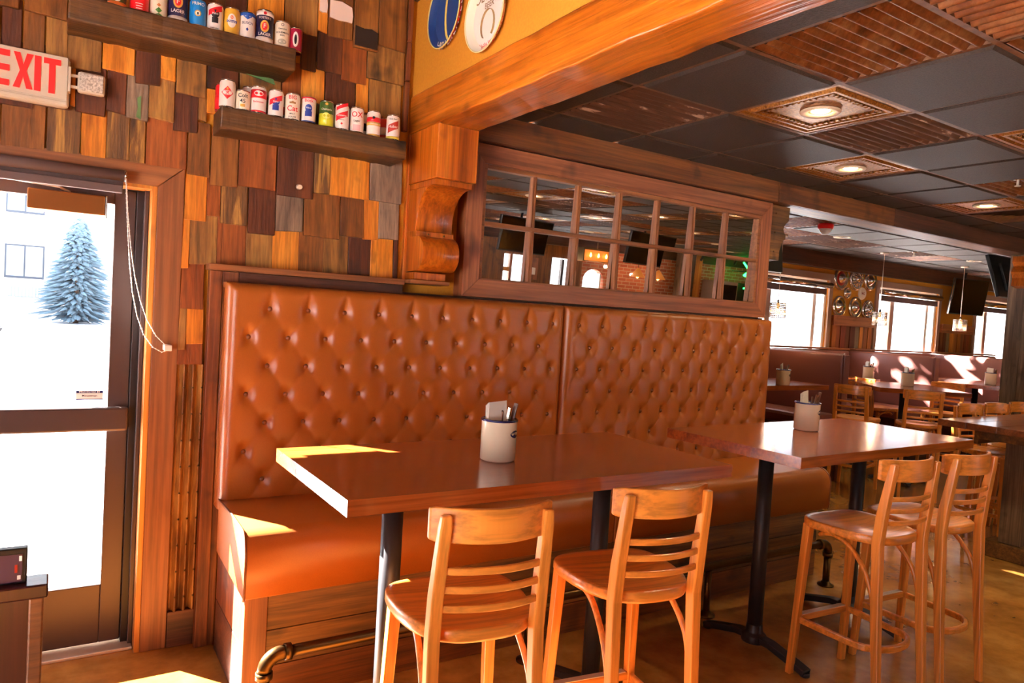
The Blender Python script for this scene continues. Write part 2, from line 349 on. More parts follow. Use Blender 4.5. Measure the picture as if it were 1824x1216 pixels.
# ------------------------------------------------------------------ grid ceiling, every tile a piece of its own
GX, GY, T = 2.2105, 2.5186, .6096
ceil = struct(MB().box(XB1-.01, 15.6, -5.1, 3.4, 2.76, 2.8).box(3.0, 15.6, 3.4, 6.1, 2.76, 2.8).build('ceiling', 'ceiling_edge'), 'dark grid ceiling with black, rusty corrugated and bronze tin tiles')
h = T/2-.013
def plain():
    b = MB(); q = h-.014
    vs = [(-h, -h, 0), (h, -h, 0), (h, h, 0), (-h, h, 0), (-q, -q, -.012), (q, -q, -.012), (q, q, -.012), (-q, q, -.012)]
    return b.add(vs, [(0, 1, 5, 4), (1, 2, 6, 5), (2, 3, 7, 6), (3, 0, 4, 7), (4, 5, 6, 7)])
def corr(rot):
    n = 66
    b = MB().grid(lambda u, v: ((u-.5)*2*h, (v-.5)*2*h, .004+.011*math.sin(v*2*PI*11)), 1, n*2)
    if rot: b.xf(Matrix.Rotation(PI/2, 4, 'Z'))
    return b
def tin():
    b = MB(); st = [(h, 0), (h-.02, 0), (h-.03, .012), (h-.05, .012), (h-.06, -.004), (h-.075, -.004), (h-.09, .016), (h-.115, .016), (h-.125, .004), (.064, .004)]
    vs = []
    for r, z in st: vs += [(-r, -r, z), (r, -r, z), (r, r, z), (-r, r, z)]
    b.add(vs, [(k*4+i, k*4+(i+1) % 4, k*4+4+(i+1) % 4, k*4+4+i) for k in range(len(st)-1) for i in range(4)])
    for s in range(4):                # embossed dentils
        for k in range(15):
            t = -h+.07+k*(2*h-.14)/14; m4 = Matrix.Rotation(s*PI/2, 4, 'Z')
            c = MB().box(t-.008, t+.008, h-.112, h-.094, -.002, .014).xf(m4); b.add(c.v, c.f)
    ring = [(.09*1.0*math.cos(2*PI*i/32), .09*math.sin(2*PI*i/32)) for i in range(32)]
    return b
ME = {}
for k, mb, mt in (('plain', plain(), 'ceiling_tile'), ('cx', corr(False), 'corrugated_rust'), ('cy', corr(True), 'corrugated_rust'), ('px', corr(False), 'corrugated_peel'), ('py', corr(True), 'corrugated_peel'), ('tin', tin(), 'tin_bronze')):
    ME[k] = mb.mesh('ceiling_tile_'+k); ME[k].materials.append(M[mt])
louv = MB()
for k in range(5):
    r = h-.02-k*.055; louv.add([(-r, -r, -.01), (r, -r, -.01), (r, r, -.01), (-r, r, -.01), (-r+.04, -r+.04, .012), (r-.04, -r+.04, .012), (r-.04, r-.04, .012), (-r+.04, r-.04, .012)], [(0, 1, 5, 4), (1, 2, 6, 5), (2, 3, 7, 6), (3, 0, 4, 7)])
ME['vent'] = louv.mesh('air_vent'); ME['vent'].materials.append(M['grid_metal'])
can_ring = MB().lathe([(.058, .012), (.058, 0), (.088, -.006), (.094, 0), (.094, .006)], n=32).mesh('trim_ring'); can_ring.materials.append(M['can_trim'])
can_lens = MB().lathe([(.002, .0), (.035, .002), (.057, .012)], n=24).mesh('bulb_face'); can_lens.materials.append(M['can_glow'])
spotd = bpy.data.lights.new('can_lamp', 'SPOT'); spotd.energy = CAN_W; spotd.spot_size = R(132); spotd.spot_blend = 1; spotd.color = (1, .80, .50); spotd.shadow_soft_size = .06
def can(i, j, label, group=None, lit=True):
    x, y = GX+(i+.5)*T, GY-(j+.5)*T
    t = thing('recessed_light', label, 'light', (x, y, ZC), 0, group)
    link('trim_ring', can_ring, t); link('bulb_face', can_lens, t)
    if lit:
        l = bpy.data.objects.new('can_lamp', spotd); COL.objects.link(l); l.parent = t; l.location = (0, 0, -.02)
special = {(0, -1): 'px', (0, 0): 'plain', (0, 1): 'cx', (0, 2): 'cy', (1, 2): 'cx', (1, 0): 'tin', (1, 1): 'plain', (1, -1): 'plain', (2, 0): 'px', (2, 1): 'plain', (2, -1): 'plain', (3, -1): 'tin', (3, 0): 'plain',
           (3, 1): 'tin', (4, -1): 'plain', (4, 0): 'plain', (5, -1): 'plain', (5, 0): 'cx', (6, -1): 'tin', (6, 0): 'plain', (4, 1): 'plain', (7, -1): 'vent', (8, -1): 'plain', (2, 2): 'plain', (0, -2): 'plain', (7, 0): 'plain', (-1, 0): 'plain', (-1, 1): 'plain', (-1, -1): 'plain'}
LIT = {(i, j) for i in (3, 6, 9, 12, 15) for j in (-1, 1, 3, 5, 7, 9)} | {(1, 0)}
LIT -= {(12, -1), (15, -1), (9, -1)}
names = {(1, 0): 'glowing recessed light in the bronze tin tile nearest the big orange beam', (3, -1): 'glowing recessed light in the bronze tin tile just above the mirror wall', (6, -1): 'glowing recessed light beside the square ceiling vent', (3, 1): 'recessed light in the bronze tin tile cut by the right frame edge'}
rest = MB()
for i in range(-1, 22):
    for j in range(-2, 13):
        x, y = GX+(i+.5)*T, GY-(j+.5)*T
        if x > 15.4: continue
        if (i, j) in LIT: k = 'tin'
        elif (i, j) in special: k = special[(i, j)]
        else: k = random.choices(['plain', 'cx', 'cy', 'px', 'py'], [.5, .2, .1, .12, .08])[0]
        if i > 15 and j > 1 or j == -2 and k != 'plain': k = 'plain'
        o_ = link('air_vent' if k == 'vent' else 'ceiling_tile', ME[k], ceil, loc=(x, y, ZC+.004))
for (i, j) in sorted(LIT):
    can(i, j, names.get((i, j), 'recessed warm light in the main ceiling behind the tables'), None if (i, j) in names else 'recessed lights seen only in the mirror')
for i in range(-1, 23):
    x = GX+i*T; bx('grid_bar', 'grid_metal', ceil, x-.012, x+.012, -5.1, 3.4, ZC+.002, ZC+.03)
for j in range(-2, 14):
    y = GY-j*T; bx('grid_bar', 'grid_metal', ceil, XB1, 15.6, y-.012, y+.012, ZC+.001, ZC+.03)
# far-room ceiling
far_sp = {}
for i in range(2, 22):
    for j in range(0, 4):
        x, y = GX+(i+.5)*T, 3.72+(j+.5)*T-.1
        if x > 15.4: continue
        k = random.choices(['plain', 'cx', 'cy', 'px'], [.72, .12, .06, .1])[0]
        if (i, j) == (9, 0): k = 'vent'
        link('air_vent' if k == 'vent' else 'ceiling_tile', ME[k], ceil, loc=(x, y, ZC+.004))
for i in range(2, 23):
    x = GX+i*T; bx('grid_bar', 'grid_metal', ceil, x-.012, x+.012, 3.62, 6.1, ZC+.002, ZC+.03)
for j in range(0, 4):
    y = 3.62+j*T; bx('grid_bar', 'grid_metal', ceil, 3.0, 15.6, y-.012, y+.012, ZC+.001, ZC+.03)
for n, (x, y) in enumerate(((7.3, 4.78), (10.25, 4.78), (9.3, 4.0))):
    t = thing('recessed_light', ['small recessed light in the far ceiling near the red alarm', 'small recessed light in the far ceiling before the wall television', 'small recessed light in the far ceiling beside the header beam'][n], 'light', (x, y, ZC-.008), 0, 'recessed lights in the far ceiling')
    link('trim_ring', can_ring, t); link('bulb_face', can_lens, t)
    l = bpy.data.objects.new('can_lamp', spotd); COL.objects.link(l); l.parent = t; l.location = (0, 0, -.02)
# sprinkler heads and alarm
def sprinkler(x, y, lab):
    t = thing('sprinkler_head', lab, 'sprinkler', (x, y, ZC))
    MB().lathe([(.002, .0), (.035, 0), (.04, -.006), (.002, -.012)], n=20).build('rosette', 'chrome', t)
    MB().tube([(0, 0, 0), (0, 0, -.045)], .008, 8).build('body', 'alu', t)
    MB().lathe([(.001, -.045), (.018, -.046), (.018, -.05), (.001, -.05)], n=14).build('deflector', 'alu', t)
sprinkler(5.24, 2.22, 'pale sprinkler head hanging below a rusty corrugated tile')
sprinkler(9.0, 4.9, 'small sprinkler head in the far ceiling')
t = thing('fire_alarm', 'red and white round fire alarm on the far ceiling', 'alarm', (6.33, 4.33, ZC-.01))
MB().lathe([(.07, 0), (.075, -.02), (.07, -.05), (.001, -.05)], n=24).build('red_body', 'alarm_red', t)
MB().lathe([(.06, -.05), (.05, -.07), (.03, -.1), (.001, -.105)], n=24).build('strobe_dome', 'white_plastic', t)
# ------------------------------------------------------------------ timbers
b = thing('timber_beam', 'heavy glossy orange timber beam crossing overhead below the mustard gable', 'beam')
n = 60
def rough(u0, v0): return random.uniform(-.004, .004)
vs = []; sec = [(XB0, 2.51), (XB1, 2.51), (XB1, 2.70), (XB0, 2.705)]
bm_ = MB(); rings = []
for k in range(n+1):
    y = -5.05+(YW+5.05)*k/n
    rings += [(x+random.uniform(-.003, .003), y, z+random.uniform(-.004, .004)) for x, z in sec]
bm_.add(rings, [(k*4+i, k*4+(i+1) % 4, k*4+4+(i+1) % 4, k*4+4+i) for k in range(n) for i in range(4)] + [(3, 2, 1, 0), (n*4, n*4+1, n*4+2, n*4+3)])
bm_.build('timber', 'beam_orange', b, .006)
def corbel(name, lab, loc, rz, prof_scale=1):
    t = thing(name, lab, 'corbel', loc, rz)
    # local: x = width 0..0.225, y = 0 wall .. negative out, z relative to the top 0
    w_ = .225
    bx('backboard', 'beam_side', t, -.004, w_+.004, -.03, 0, -.775, 0, bev=.004)
    bx('block', 'beam_side', t, 0, w_, -.36, -.03, -.262, 0, bev=.005)
    bx('moulding', 'beam_side', t, .008, w_-.008, -.335, -.03, -.292, -.262, bev=.004)
    cove = [(-.03, -.292)] + [(-.30+.16*math.sin(a), -.292-.16*(1-math.cos(a))) for a in [k*PI/2/8 for k in range(9)]]
    cove += [(-.135, -.5), (-.15, -.53)]
    bel = [(-.15-.09*math.sin(a), -.62+.09*math.cos(a)) for a in [k*PI/10 for k in range(0, 10)]]
    cove += bel + [(-.03, -.715)]
    MB().prism(cove, 0, .01, w_-.01, True).build('scroll', 'beam_side', t, .003)
    bx('band', 'beam_side', t, .006, w_-.006, -.158, -.03, -.535, -.505, bev=.003)
    for sx in (.07, .16): MB().lathe([(.005, 0), (.005, -.004), (.001, -.005)], (sx, -.158, -.52), 10, 1).build('screw', 'pipe', t)
    bx('step', 'beam_side', t, .012, w_-.03, -.14, -.03, -.755, -.715, bev=.004)
    bx('base_plate', 'casing_h', t, -.02, w_-.02, -.17, 0, -.775, -.755, bev=.004)
    return t
corbel('scroll_corbel', 'large orange scroll corbel holding the timber beam beside the mirror', (1.53, YW, 2.51), 0)
hb = thing('header_beam', 'long brown header beam along the wall top above the mirror and on over the far opening', 'beam')
for a, b_, mt in ((XB1, 4.372, 'frieze_brown'), (4.376, 5.876, 'frieze_brown'), (5.88, 15.6, 'frieze_dark')):
    bx('board', mt, hb, a, b_, 3.385, 3.41, 2.53, ZC-.004, bev=.004)
bx('soffit', 'frieze_brown', hb, 4.37, 15.6, 3.412, 3.6, 2.53, 2.55)
bx('rear_board', 'frieze_dark', hb, 4.37, 15.6, 3.602, 3.62, 2.53, ZC-.004)
bx('packing', 'frieze_dark', hb, XB1, 4.37, 3.412, YW, 2.53, ZC-.004)
# wall end trim and small profile corbel under the header
struct(bx('trim_20', 'jamb', None, 4.372, 4.39, 3.5, 3.74, 0, 2.525, bev=.003), 'orange edge board at the end of the banquette wall')
def side_corbel(x, sgn, lab):
    t = thing('profile_corbel', lab, 'corbel', (x, 3.46, 2.525))
    pr = [(0, 0), (.22, 0), (.215, -.1)] + [(.215-.055*math.sin(k*PI/6), -.1-.13*k/6) for k in range(1, 6)] + [(.19, -.24), (.16, -.25), (.13, -.33), (.13, -.4), (0, -.4)]
    pr = [(a*sgn, c) for a, c in pr]
    MB().prism([(a, c) for a, c in pr], 1, 0, .14).build('profile', 'base_plank', t, .003)
    for sz in (-.06, -.2, -.34): MB().lathe([(.006, 0), (.006, -.004), (.001, -.005)], (sgn*.06, 0, sz), 8, 1).build('screw', 'steel', t)
side_corbel(4.392, 1, 'cutout profile corbel at the end of the mirror wall under the header')
# pillar on the right with its corbel
p = thing('rustic_pillar', 'weathered grey brown timber pillar carrying the header at the right edge', 'pillar', (8.32, 3.36, 0))
for k in range(2): bx('plank', 'rustic_gray', p, 0, .3, -.13+k*.152, .02+k*.152, 0, 2.526, bev=.006)
t = thing('wavy_bracket', 'glossy orange wavy bracket on the right pillar below the header', 'corbel', (8.318, 3.3, 2.5))
MB().prism([(0, 0), (-.12, 0), (-.13, -.06), (-.09, -.1), (-.14, -.16), (-.1, -.22), (-.12, -.3), (0, -.32)], 1, 0, .16).build('profile', 'beam_side', t, .004)
# ------------------------------------------------------------------ reclaimed shingles on the wall (children of the wall)
SH = [ # left, right, top, bottom in photo pixels measured on the wall plane, tone
 (-60,-2,-40,86,'D'),(0,39,8,92,'D'),(39,80,12,97,'B'),(80,121,24,104,'Y'),(-40,35,-60,9,'B'),(42,121,-40,29,'B'),(121,200,-50,30,'D'),(200,290,-40,40,'O'),(290,400,-40,60,'B'),(400,440,-40,26,'D'),(440,505,-40,40,'O'),
 (112,181,60,124,'Y'),(181,240,74,129,'O'),(240,286,84,151,'D'),(285,313,94,143,'O'),(313,367,100,169,'Y'),(367,425,110,161,'D'),(425,500,112,170,'Y'),(500,536,120,190,'R'),
 (-70,-4,80,190,'B'),(-4,60,85,190,'D'),(60,126,95,190,'D'),(124,135,112,188,'O'),(132,188,118,204,'D'),(188,224,118,201,'D'),(223,264,122,213,'G'),(263,310,134,214,'Y'),(307,352,158,235,'D'),(352,368,160,215,'Y'),(367,425,155,205,'O'),(425,500,165,215,'B'),(500,577,185,230,'O'),(577,640,180,240,'D'),(640,712,190,262,'B'),
 (-80,-2,180,255,'R'),(0,80,182,263,'B'),(81,143,182,274,'S'),(143,189,196,278,'O'),(188,230,194,284,'S'),(229,258,200,288,'S'),(258,332,205,298,'R'),(332,373,228,312,'B'),(373,423,240,331,'B'),(423,491,240,334,'R'),
 (505,565,-40,58,'Y'),(565,583,-40,57,'O'),(583,628,-40,68,'B'),(628,672,-40,88,'B'),(672,723,-40,88,'B'),
 (535,563,48,127,'D'),(563,608,50,129,'D'),(607,652,58,146,'R'),(652,719,78,147,'Gd'),(534,577,118,190,'O'),(577,632,122,190,'D'),(632,655,135,200,'O'),(655,713,138,210,'Y'),
 (491,557,250,352,'D'),(557,586,265,346,'S'),(586,657,270,351,'O'),(657,714,285,359,'G'),
 (327,367,304,391,'O'),(367,392,322,386,'R'),(391,440,322,401,'S'),(440,489,324,419,'D'),(489,539,338,412,'G'),(539,604,338,423,'B'),(604,647,340,421,'B'),(645,673,342,427,'O'),(672,709,350,427,'G'),
 (321,336,384,478,'O'),(336,385,380,471,'Y'),(384,394,380,470,'R'),(392,437,392,478,'R'),(436,484,408,482,'Y'),(482,531,404,486,'O'),(529,574,414,490,'B'),(573,618,414,492,'Y'),(618,659,414,495,'D'),(657,698,418,498,'O'),(698,707,418,498,'D'),
 (319,362,464,549,'R'),(315,330,540,622,'Y'),(330,362,540,613,'O'),(313,361,606,650,'R')]
TONE = {'D': 'shingle_dark', 'B': 'shingle_brown', 'O': 'shingle_orange', 'Y': 'shingle_olive', 'G': 'shingle_gray', 'R': 'shingle_red', 'S': 'shingle_striped', 'Gd': 'shingle_olive'}
for k, (xl, xr, yt, yb, tn) in enumerate(SH):
    p0 = at(xl, yb, 1, 3.5); p1 = at(xr, yb, 1, 3.5); zt = at((xl+xr)/2, yt, 1, 3.5).z + .03
    xa, xb_, zb = p0.x+.0015, p1.x-.0015, (p0.z+p1.z)/2
    th = .014+random.uniform(0, .010); j = [random.uniform(-.005, .005) for _ in range(4)]
    yb0 = YW-th-.010; yb1 = YW-.012
    b = MB().hexa([(xa, yb0, zb+j[0]), (xb_, yb0, zb+j[1]), (xb_, YW, zb+j[1]), (xa, YW, zb+j[0])], [(xa+j[2]*.4, yb1, zt), (xb_+j[3]*.4, yb1, zt), (xb_+j[3]*.4, YW, zt), (xa+j[2]*.4, YW, zt)])
    cx, cz = (xa+xb_)/2, zb
    b.v = [(q[0]-cx, q[1]-yb0, q[2]-cz) for q in b.v]
    o_ = b.build('shingle', TONE[tn], wall_back, .0025, 1, (cx, yb0, cz))
    if (xl, xr) in ((565, 583), (583, 628)):
        zz = at(600, 34 if xl == 583 else 28, 1, 3.5).z - cz; ww = xb_-xa
        pts = [(-ww/2+.004, zz), (-ww*.1, zz-.006), (ww*.25, zz-.002), (ww/2-.008, zz-.004), (ww/2-.004, zz+.03), (ww/2-.012, zz+.07), (0, zz+.085), (-ww/2+.003, zz+.08)]
        MB().prism(pts, 1, -.004, .01).build('paint_patch', 'paint_white', o_)
    if (xl, xr) == (223, 264):
        MB().prism([(-.004, .01), (.014, .0), (.012, .05), (.012, .1), (-.002, .09), (.001, .05)], 1, -.003, .008).build('paint_patch', 'paint_green', o_)
    if (xl, xr) == (425, 500):
        ww = xb_-xa; MB().prism([(-ww/2+.004, .085), (ww/2-.03, .06), (ww/2-.04, .085), (-ww/2+.004, .105)], 1, -.003, .008).build('paint_patch', 'paint_green', o_)
    if (xl, xr) == (628, 672):
        ww = xb_-xa; MB().prism([(-ww/2+.003, .006), (ww/2-.003, .006), (ww/2-.003, .088), (ww*.2, .1), (-ww*.1, .094), (-ww/2+.003, .1)], 1, -.003, .008).build('paint_patch', 'paint_dark', o_)
# wall edge batten and a peg
for (za, zb_) in ((3.2, 2.98), (2.975, 2.78), (2.775, 2.52)): bx('batten', 'post_rust', wall_back, 1.487, 1.512, YW-.03, YW, zb_, za, bev=.003)
t = tag(MB().tube([(0, 0, 0), (0, -.035, -.004)], [.012, .011], 12).build('wood_peg', 'can_trim', None), 'pale round wooden peg in a dark shingle', 'peg'); t.location = at(531, 333, 1, 3.49)
# ------------------------------------------------------------------ door set
d1 = sempty('door_1', 'glazed bronze entry door with push bar')
YD = 3.63
for a in ((.206, .29, .02, 2.055), (-.66, -.576, .02, 2.055), (-.576, .206, 1.985, 2.055), (-.576, .206, .02, .287)):
    bx('door_rail', 'bronze_alu', d1, a[0], a[1], YD, YD+.045, a[2], a[3], bev=.004)
bx('pane', 'glass', d1, -.58, .21, YD+.02, YD+.026, .28, 1.99)
for a in ((.2902, .337, 0, 2.062), (-.69, -.6602, 0, 2.062), (-.6602, .2902, 2.0552, 2.07)):
    bx('door_frame', 'bronze_dark', d1, a[0], a[1], YD-.02, YD+.07, a[2], a[3], bev=.003)
bx('door_stop', 'bronze_alu', d1, .318, .337, YD-.05, YD-.02, 0, 2.06, bev=.003)
bx('threshold', 'alu', d1, -.69, .335, YD-.09, YD+.1, .0, .014, bev=.004)
pb = bx('push_bar', 'bronze_alu', d1, -.62, .285, YD-.07, YD-.03, .99, 1.095, bev=.01)
bx('bracket', 'bronze_dark', pb, .24, .29, YD-.03, YD, 1.0, 1.085)
st = bx('sticker', 'white_plastic', d1, .086, .19, YD+.017, YD+.019, 1.118, 1.160)
bx('printed_band', 'crock_blue', st, .086, .19, YD+.0158, YD+.0168, 1.149, 1.160)
bx('printed_band', 'crock_blue', st, .086, .19, YD+.0158, YD+.0168, 1.118, 1.123)
def lettering(parent, body, size, mat, mtx, name='lettering', bold=1.0, sx=1.0):
    v, f = textmesh(body, size, bold); b = MB(); b.add([mtx @ Vector((p[0]*sx, p[1], p[2])) for p in v], f)
    return b.build(name, mat, parent)
def facing_y(x, y, z): return Matrix.Translation((x, y, z)) @ Matrix.Rotation(PI/2, 4, 'X')   # text upright, facing -Y
lettering(st, 'PROTECTED BY', .0115, 'white_plastic', facing_y(.138, YD+.0152, 1.1545))
lettering(st, 'Minuteman', .013, 'black', facing_y(.138, YD+.0164, 1.137))
cl = bx('closer', 'closer_box', d1, -.112, .166, YD-.085, YD-.003, 1.922, 2.006, bev=.006)
bx('end_cap', 'steel', cl, .167, .174, YD-.08, YD-.003, 1.912, 2.008, bev=.003)
MB().tube([(.03, YD-.04, 2.012), (.0, YD-.09, 2.02), (-.2, YD-.07, 2.035)], 1, rect=(.02, .006), up=(0, 0, 1)).build('closer_arm', 'alu', cl)
# casing and jamb
dc = thing('door_casing', 'wide brown mitred board casing around the entry door', 'casing')
yc = YW-.026
MB().hexa([(.36, yc, 0), (.466, yc, 0), (.466, YW, 0), (.36, YW, 0)], [(.36, yc, 2.07), (.466, yc, 2.165), (.466, YW, 2.165), (.36, YW, 2.07)]).build('side_board', 'casing', dc, .003)
MB().hexa([(-.69, yc, 2.07), (.358, yc, 2.07), (.358, YW, 2.07), (-.69, YW, 2.07)], [(-.79, yc, 2.165), (.463, yc, 2.165), (.463, YW, 2.165), (-.79, YW, 2.165)]).build('head_board', 'casing_h', dc, .003)
bx('side_board', 'casing', dc, -.79, -.69, yc, YW, 0, 2.07, bev=.003)
bx('jamb', 'jamb', dc, .338, .36, YW-.02, YD-.02, 0, 2.07, bev=.002); bx('head_jamb', 'jamb', dc, -.69, .338, YW-.02, YD-.02, 2.056, 2.07)
# roller shade with its chain loop
t = thing('door_shade', 'rolled up brown roller shade above the entry door', 'shade', (0, 3.45, 2.09))
MB().tube([(-.7, 0, -.006), (.226, 0, 0)], .023, 16).build('tube', 'shade_fabric', t)
bx('hem_bar', 'shade_fabric', t, -.69, .222, -.006, .010, -.074, -.04, bev=.004)
bx('fascia', 'bronze_alu', t, -.7, .225, .016, .028, -.05, .02)
MB().lathe([(.027, .226), (.027, .234), (.012, .238)], (0, 0, 0), 18, 0).build('clutch', 'chrome', t)
def chain(path, name, lab):
    pts = [at(u, v, 1, 3.425) for u, v in path]; sm = []
    for i in range(len(pts)-1):
        for k in range(6): sm.append(pts[i].lerp(pts[i+1], k/6))
    sm.append(pts[-1]); b = MB().tube(sm, .0016, 6)
    acc = 0; last = sm[0]
    for p_ in sm:
        if (p_-last).length > .0085:
            b.lathe([(.0005, -.003), (.0029, -.0015), (.0029, .0015), (.0005, .003)], p_, 6); last = p_
    return b
ch = thing('shade_chain', 'white beaded shade chain loop pulled aside to the casing', 'chain')
full = [(224, 318), (226, 370), (228, 420), (231, 470), (236, 520), (244, 562), (256, 596), (272, 618), (288, 627), (298, 624)]
chain(full, 'a', 'b').build('bead_strand', 'chain_white', ch)
chain([(225, 318), (228, 380), (233, 440), (240, 490), (250, 535), (262, 570), (278, 598), (293, 613), (303, 616)], 'a', 'b').build('bead_strand', 'chain_white', ch)
pc = at(298, 620, 1, 3.43); bx('tension_clip', 'white_plastic', ch, pc.x-.012, pc.x+.018, 3.42, YW-.026, pc.z-.012, pc.z+.014, bev=.003)
# corrugated strip, its skirting
cs = thing('corrugated_strip', 'narrow rusty corrugated metal strip between door casing and banquette', 'metal strip', (.52, YW, .73))
MB().grid(lambda u, v: (-.052+u*.112, -.018+.014*math.sin(u*2*PI*3), -.565+v*1.13), 72, 1).build('sheet', 'corrugated_gold', cs)
for k in range(9):
    for u in (.25, .583, .917): MB().lathe([(.005, 0), (.004, -.004), (.001, -.005)], (-.052+.112*u, -.0325, -.5+k*.12), 8, 1).build('screw', 'pipe', cs)
struct(bx('baseboard_back', 'frieze_dark', None, .468, .59, YW-.03, YW, 0, .165, bev=.003), 'dark baseboard block below the corrugated strip')
# exit sign and its lamp
ex = thing('exit_sign', 'white exit sign with red letters above the entry door', 'sign', (-.13, YW-.028, 2.428))
bx('housing', 'exit_white', ex, -.17, .151, -.05, 0, -.1, .102, bev=.016)
bx('face_plate', 'exit_white', ex, -.162, .143, -.054, -.05, -.072, .096, bev=.01)
bx('lip', 'exit_white', ex, -.162, .143, -.057, -.05, -.092, -.078, bev=.003)
def letter(b_, polys):
    for pl in polys: b_.prism(pl, 1, -.0575, -.0545)
le = MB(); hh = .135; zb0 = -.055
def xz(x, z): return (x, zb0+z*hh)
Ex = -.100
letter(le, [[xz(Ex, 0), xz(Ex+.02, 0), xz(Ex+.02, 1), xz(Ex, 1)]] + [[xz(Ex+.02, a), xz(Ex+.052, a), xz(Ex+.052, a+.17), xz(Ex+.02, a+.17)] for a in (0, .42, .83)])
X0 = -.036
letter(le, [[xz(X0, 0), xz(X0+.021, 0), xz(X0+.032, .33), xz(X0+.043, 0), xz(X0+.064, 0), xz(X0+.0425, .5), xz(X0+.064, 1), xz(X0+.043, 1), xz(X0+.032, .67), xz(X0+.021, 1), xz(X0, 1), xz(X0+.0215, .5)]])
letter(le, [[xz(.032, 0), xz(.053, 0), xz(.053, 1), xz(.032, 1)], [xz(.080, 0), xz(.101, 0), xz(.101, .85), xz(.080, .85)], [xz(.062, .84), xz(.119, .84), xz(.119, 1), xz(.062, 1)]])
le.build('lettering', 'exit_red', ex)
lp = thing('emergency_lamp', 'square emergency lamp head on the side of the exit sign', 'lamp', (.096, YW-.05, 2.44))
bx('housing', 'exit_white', lp, -.049, .049, -.04, .0, -.042, .042, bev=.012)
bx('lens', 'lamp_lens', lp, -.042, .042, -.046, -.038, -.035, .035, bev=.008)
for z in (.02, -.024): bx('arm', 'exit_white', lp, -.075, -.045, -.03, -.018, z-.005, z+.005)
bx('arm_plate', 'exit_white', lp, -.082, -.072, -.045, 0, -.05, .05, bev=.003)
# ------------------------------------------------------------------ shelves
def shelf(lab, x0, x1, z0, z1, yf):
    b = MB(); n = 24; sec = [(yf, z0), (YW-.014, z0-.004), (YW-.014, z1), (yf, z1)]
    for k in range(n+1):
        x = x0+(x1-x0)*k/n
        for y, z in sec: b.v.append((x+random.uniform(-.002, .002), y+random.uniform(-.004, .003), z+random.uniform(-.003, .003)))
    b.f = [(k*4+i, k*4+4+i, k*4+4+(i+1) % 4, k*4+(i+1) % 4) for k in range(n) for i in range(4)] + [(0, 1, 2, 3), (n*4+3, n*4+2, n*4+1, n*4)]; b.sm = [False]*len(b.f)
    return tag(b.build('timber_shelf', 'shelf_wood', None, .007), lab, 'shelf')
shelf('rough dark timber shelf, the upper one, higher above the exit sign', .006, .875, 2.637, 2.735, 3.3)
shelf('rough dark timber shelf, the lower one, beside the corbel', .572, 1.432, 2.334, 2.425, 3.31)
# ------------------------------------------------------------------ drink cans
def wrap(parent, name, mat, r, fn_pts, faces):
    b = MB(); b.add([(r*math.sin(x/r), -r*math.cos(x/r), z) for x, z in fn_pts], faces); return b.build(name, mat, parent)
def can_obj(u, top, z, y, lab, r, hh, col, items, turn=0):
    """u: photo column of the can's axis on the shelf"""
    x = at(u, top, 1, y).x
    ang = math.atan2(x-CAM.x, y-CAM.y)      # the printed front looks into the room, towards the entry
    t = thing('drink_can', lab, 'can', (x, y, z), -ang+turn, 'drink cans on the timber shelves')
    MB().lathe([(r*.82, 0), (r*.96, .006), (r, .012), (r, hh-.014), (r*.9, hh-.005), (r*.9, hh)], n=28).build('body', colour(col, .32), t)
    MB().lathe([(r*.905, hh-.006), (r*.92, hh-.001), (r*.86, hh), (r*.82, hh-.004), (.001, hh-.004)], n=24).build('lid', 'steel', t)
    MB().lathe([(r*.8, -.0), (r*.97, .0055), (r*.975, .009), (r*.9, .008)], n=24).build('base_rim', 'steel', t)
    ro = r+.0007
    for it in items:
        k = it[0]; c = colour(it[-1], .35)
        if k == 'b':
            MB().lathe([(ro-.0002, it[1]*hh), (ro, it[1]*hh), (ro, it[2]*hh), (ro-.0002, it[2]*hh)], n=28).build('band', c, t)
        elif k == 't':
            v, f = textmesh(it[1], it[3]); b = MB(); rr = ro+.0009
            b.add([(rr*math.sin(p[0]/rr), -rr*math.cos(p[0]/rr), p[1]+it[2]*hh) for p in v], f); b.build('lettering', c, t)
        else:
            _, zc, wx, hz = it[:4]; n = 24; rr = ro+.0004
            if k == 'e': P = [(wx*math.cos(2*PI*i/n), zc*hh+hz*math.sin(2*PI*i/n)) for i in range(n)]
            elif k == 'd': P = [(wx*a, zc*hh+hz*c_) for a, c_ in ((1, 0), (.5, .5), (0, 1), (-.5, .5), (-1, 0), (-.5, -.5), (0, -1), (.5, -.5))]
            elif k == 'r': P = [(wx*a/6, zc*hh-hz) for a in range(-6, 7)] + [(wx*a/6, zc*hh+hz) for a in range(6, -7, -1)]
            elif k == 's': P = [(wx*a/6, zc*hh-hz+a*.0022) for a in range(-6, 7)] + [(wx*a/6, zc*hh+hz+a*.0022) for a in range(6, -7, -1)]
            m_ = len(P); P2 = [(0, zc*hh)] + P
            if k in ('r', 's'):
                h2 = m_//2; fs = [(i, i+1, m_-2-i, m_-1-i) for i in range(h2-1)]; P2 = P
            else: fs = [(0, i+1, (i+1) % m_+1) for i in range(m_)]
            wrap(t, 'emblem', c, rr, P2, fs)
    return t
W_, RD, BL, BK, GO, CR = (238, 228, 218), (206, 26, 34), (30, 52, 130), (26, 24, 28), (204, 152, 62), (236, 222, 196)
LO, UP = 2.425, 2.735; rr, hc = .033, .122
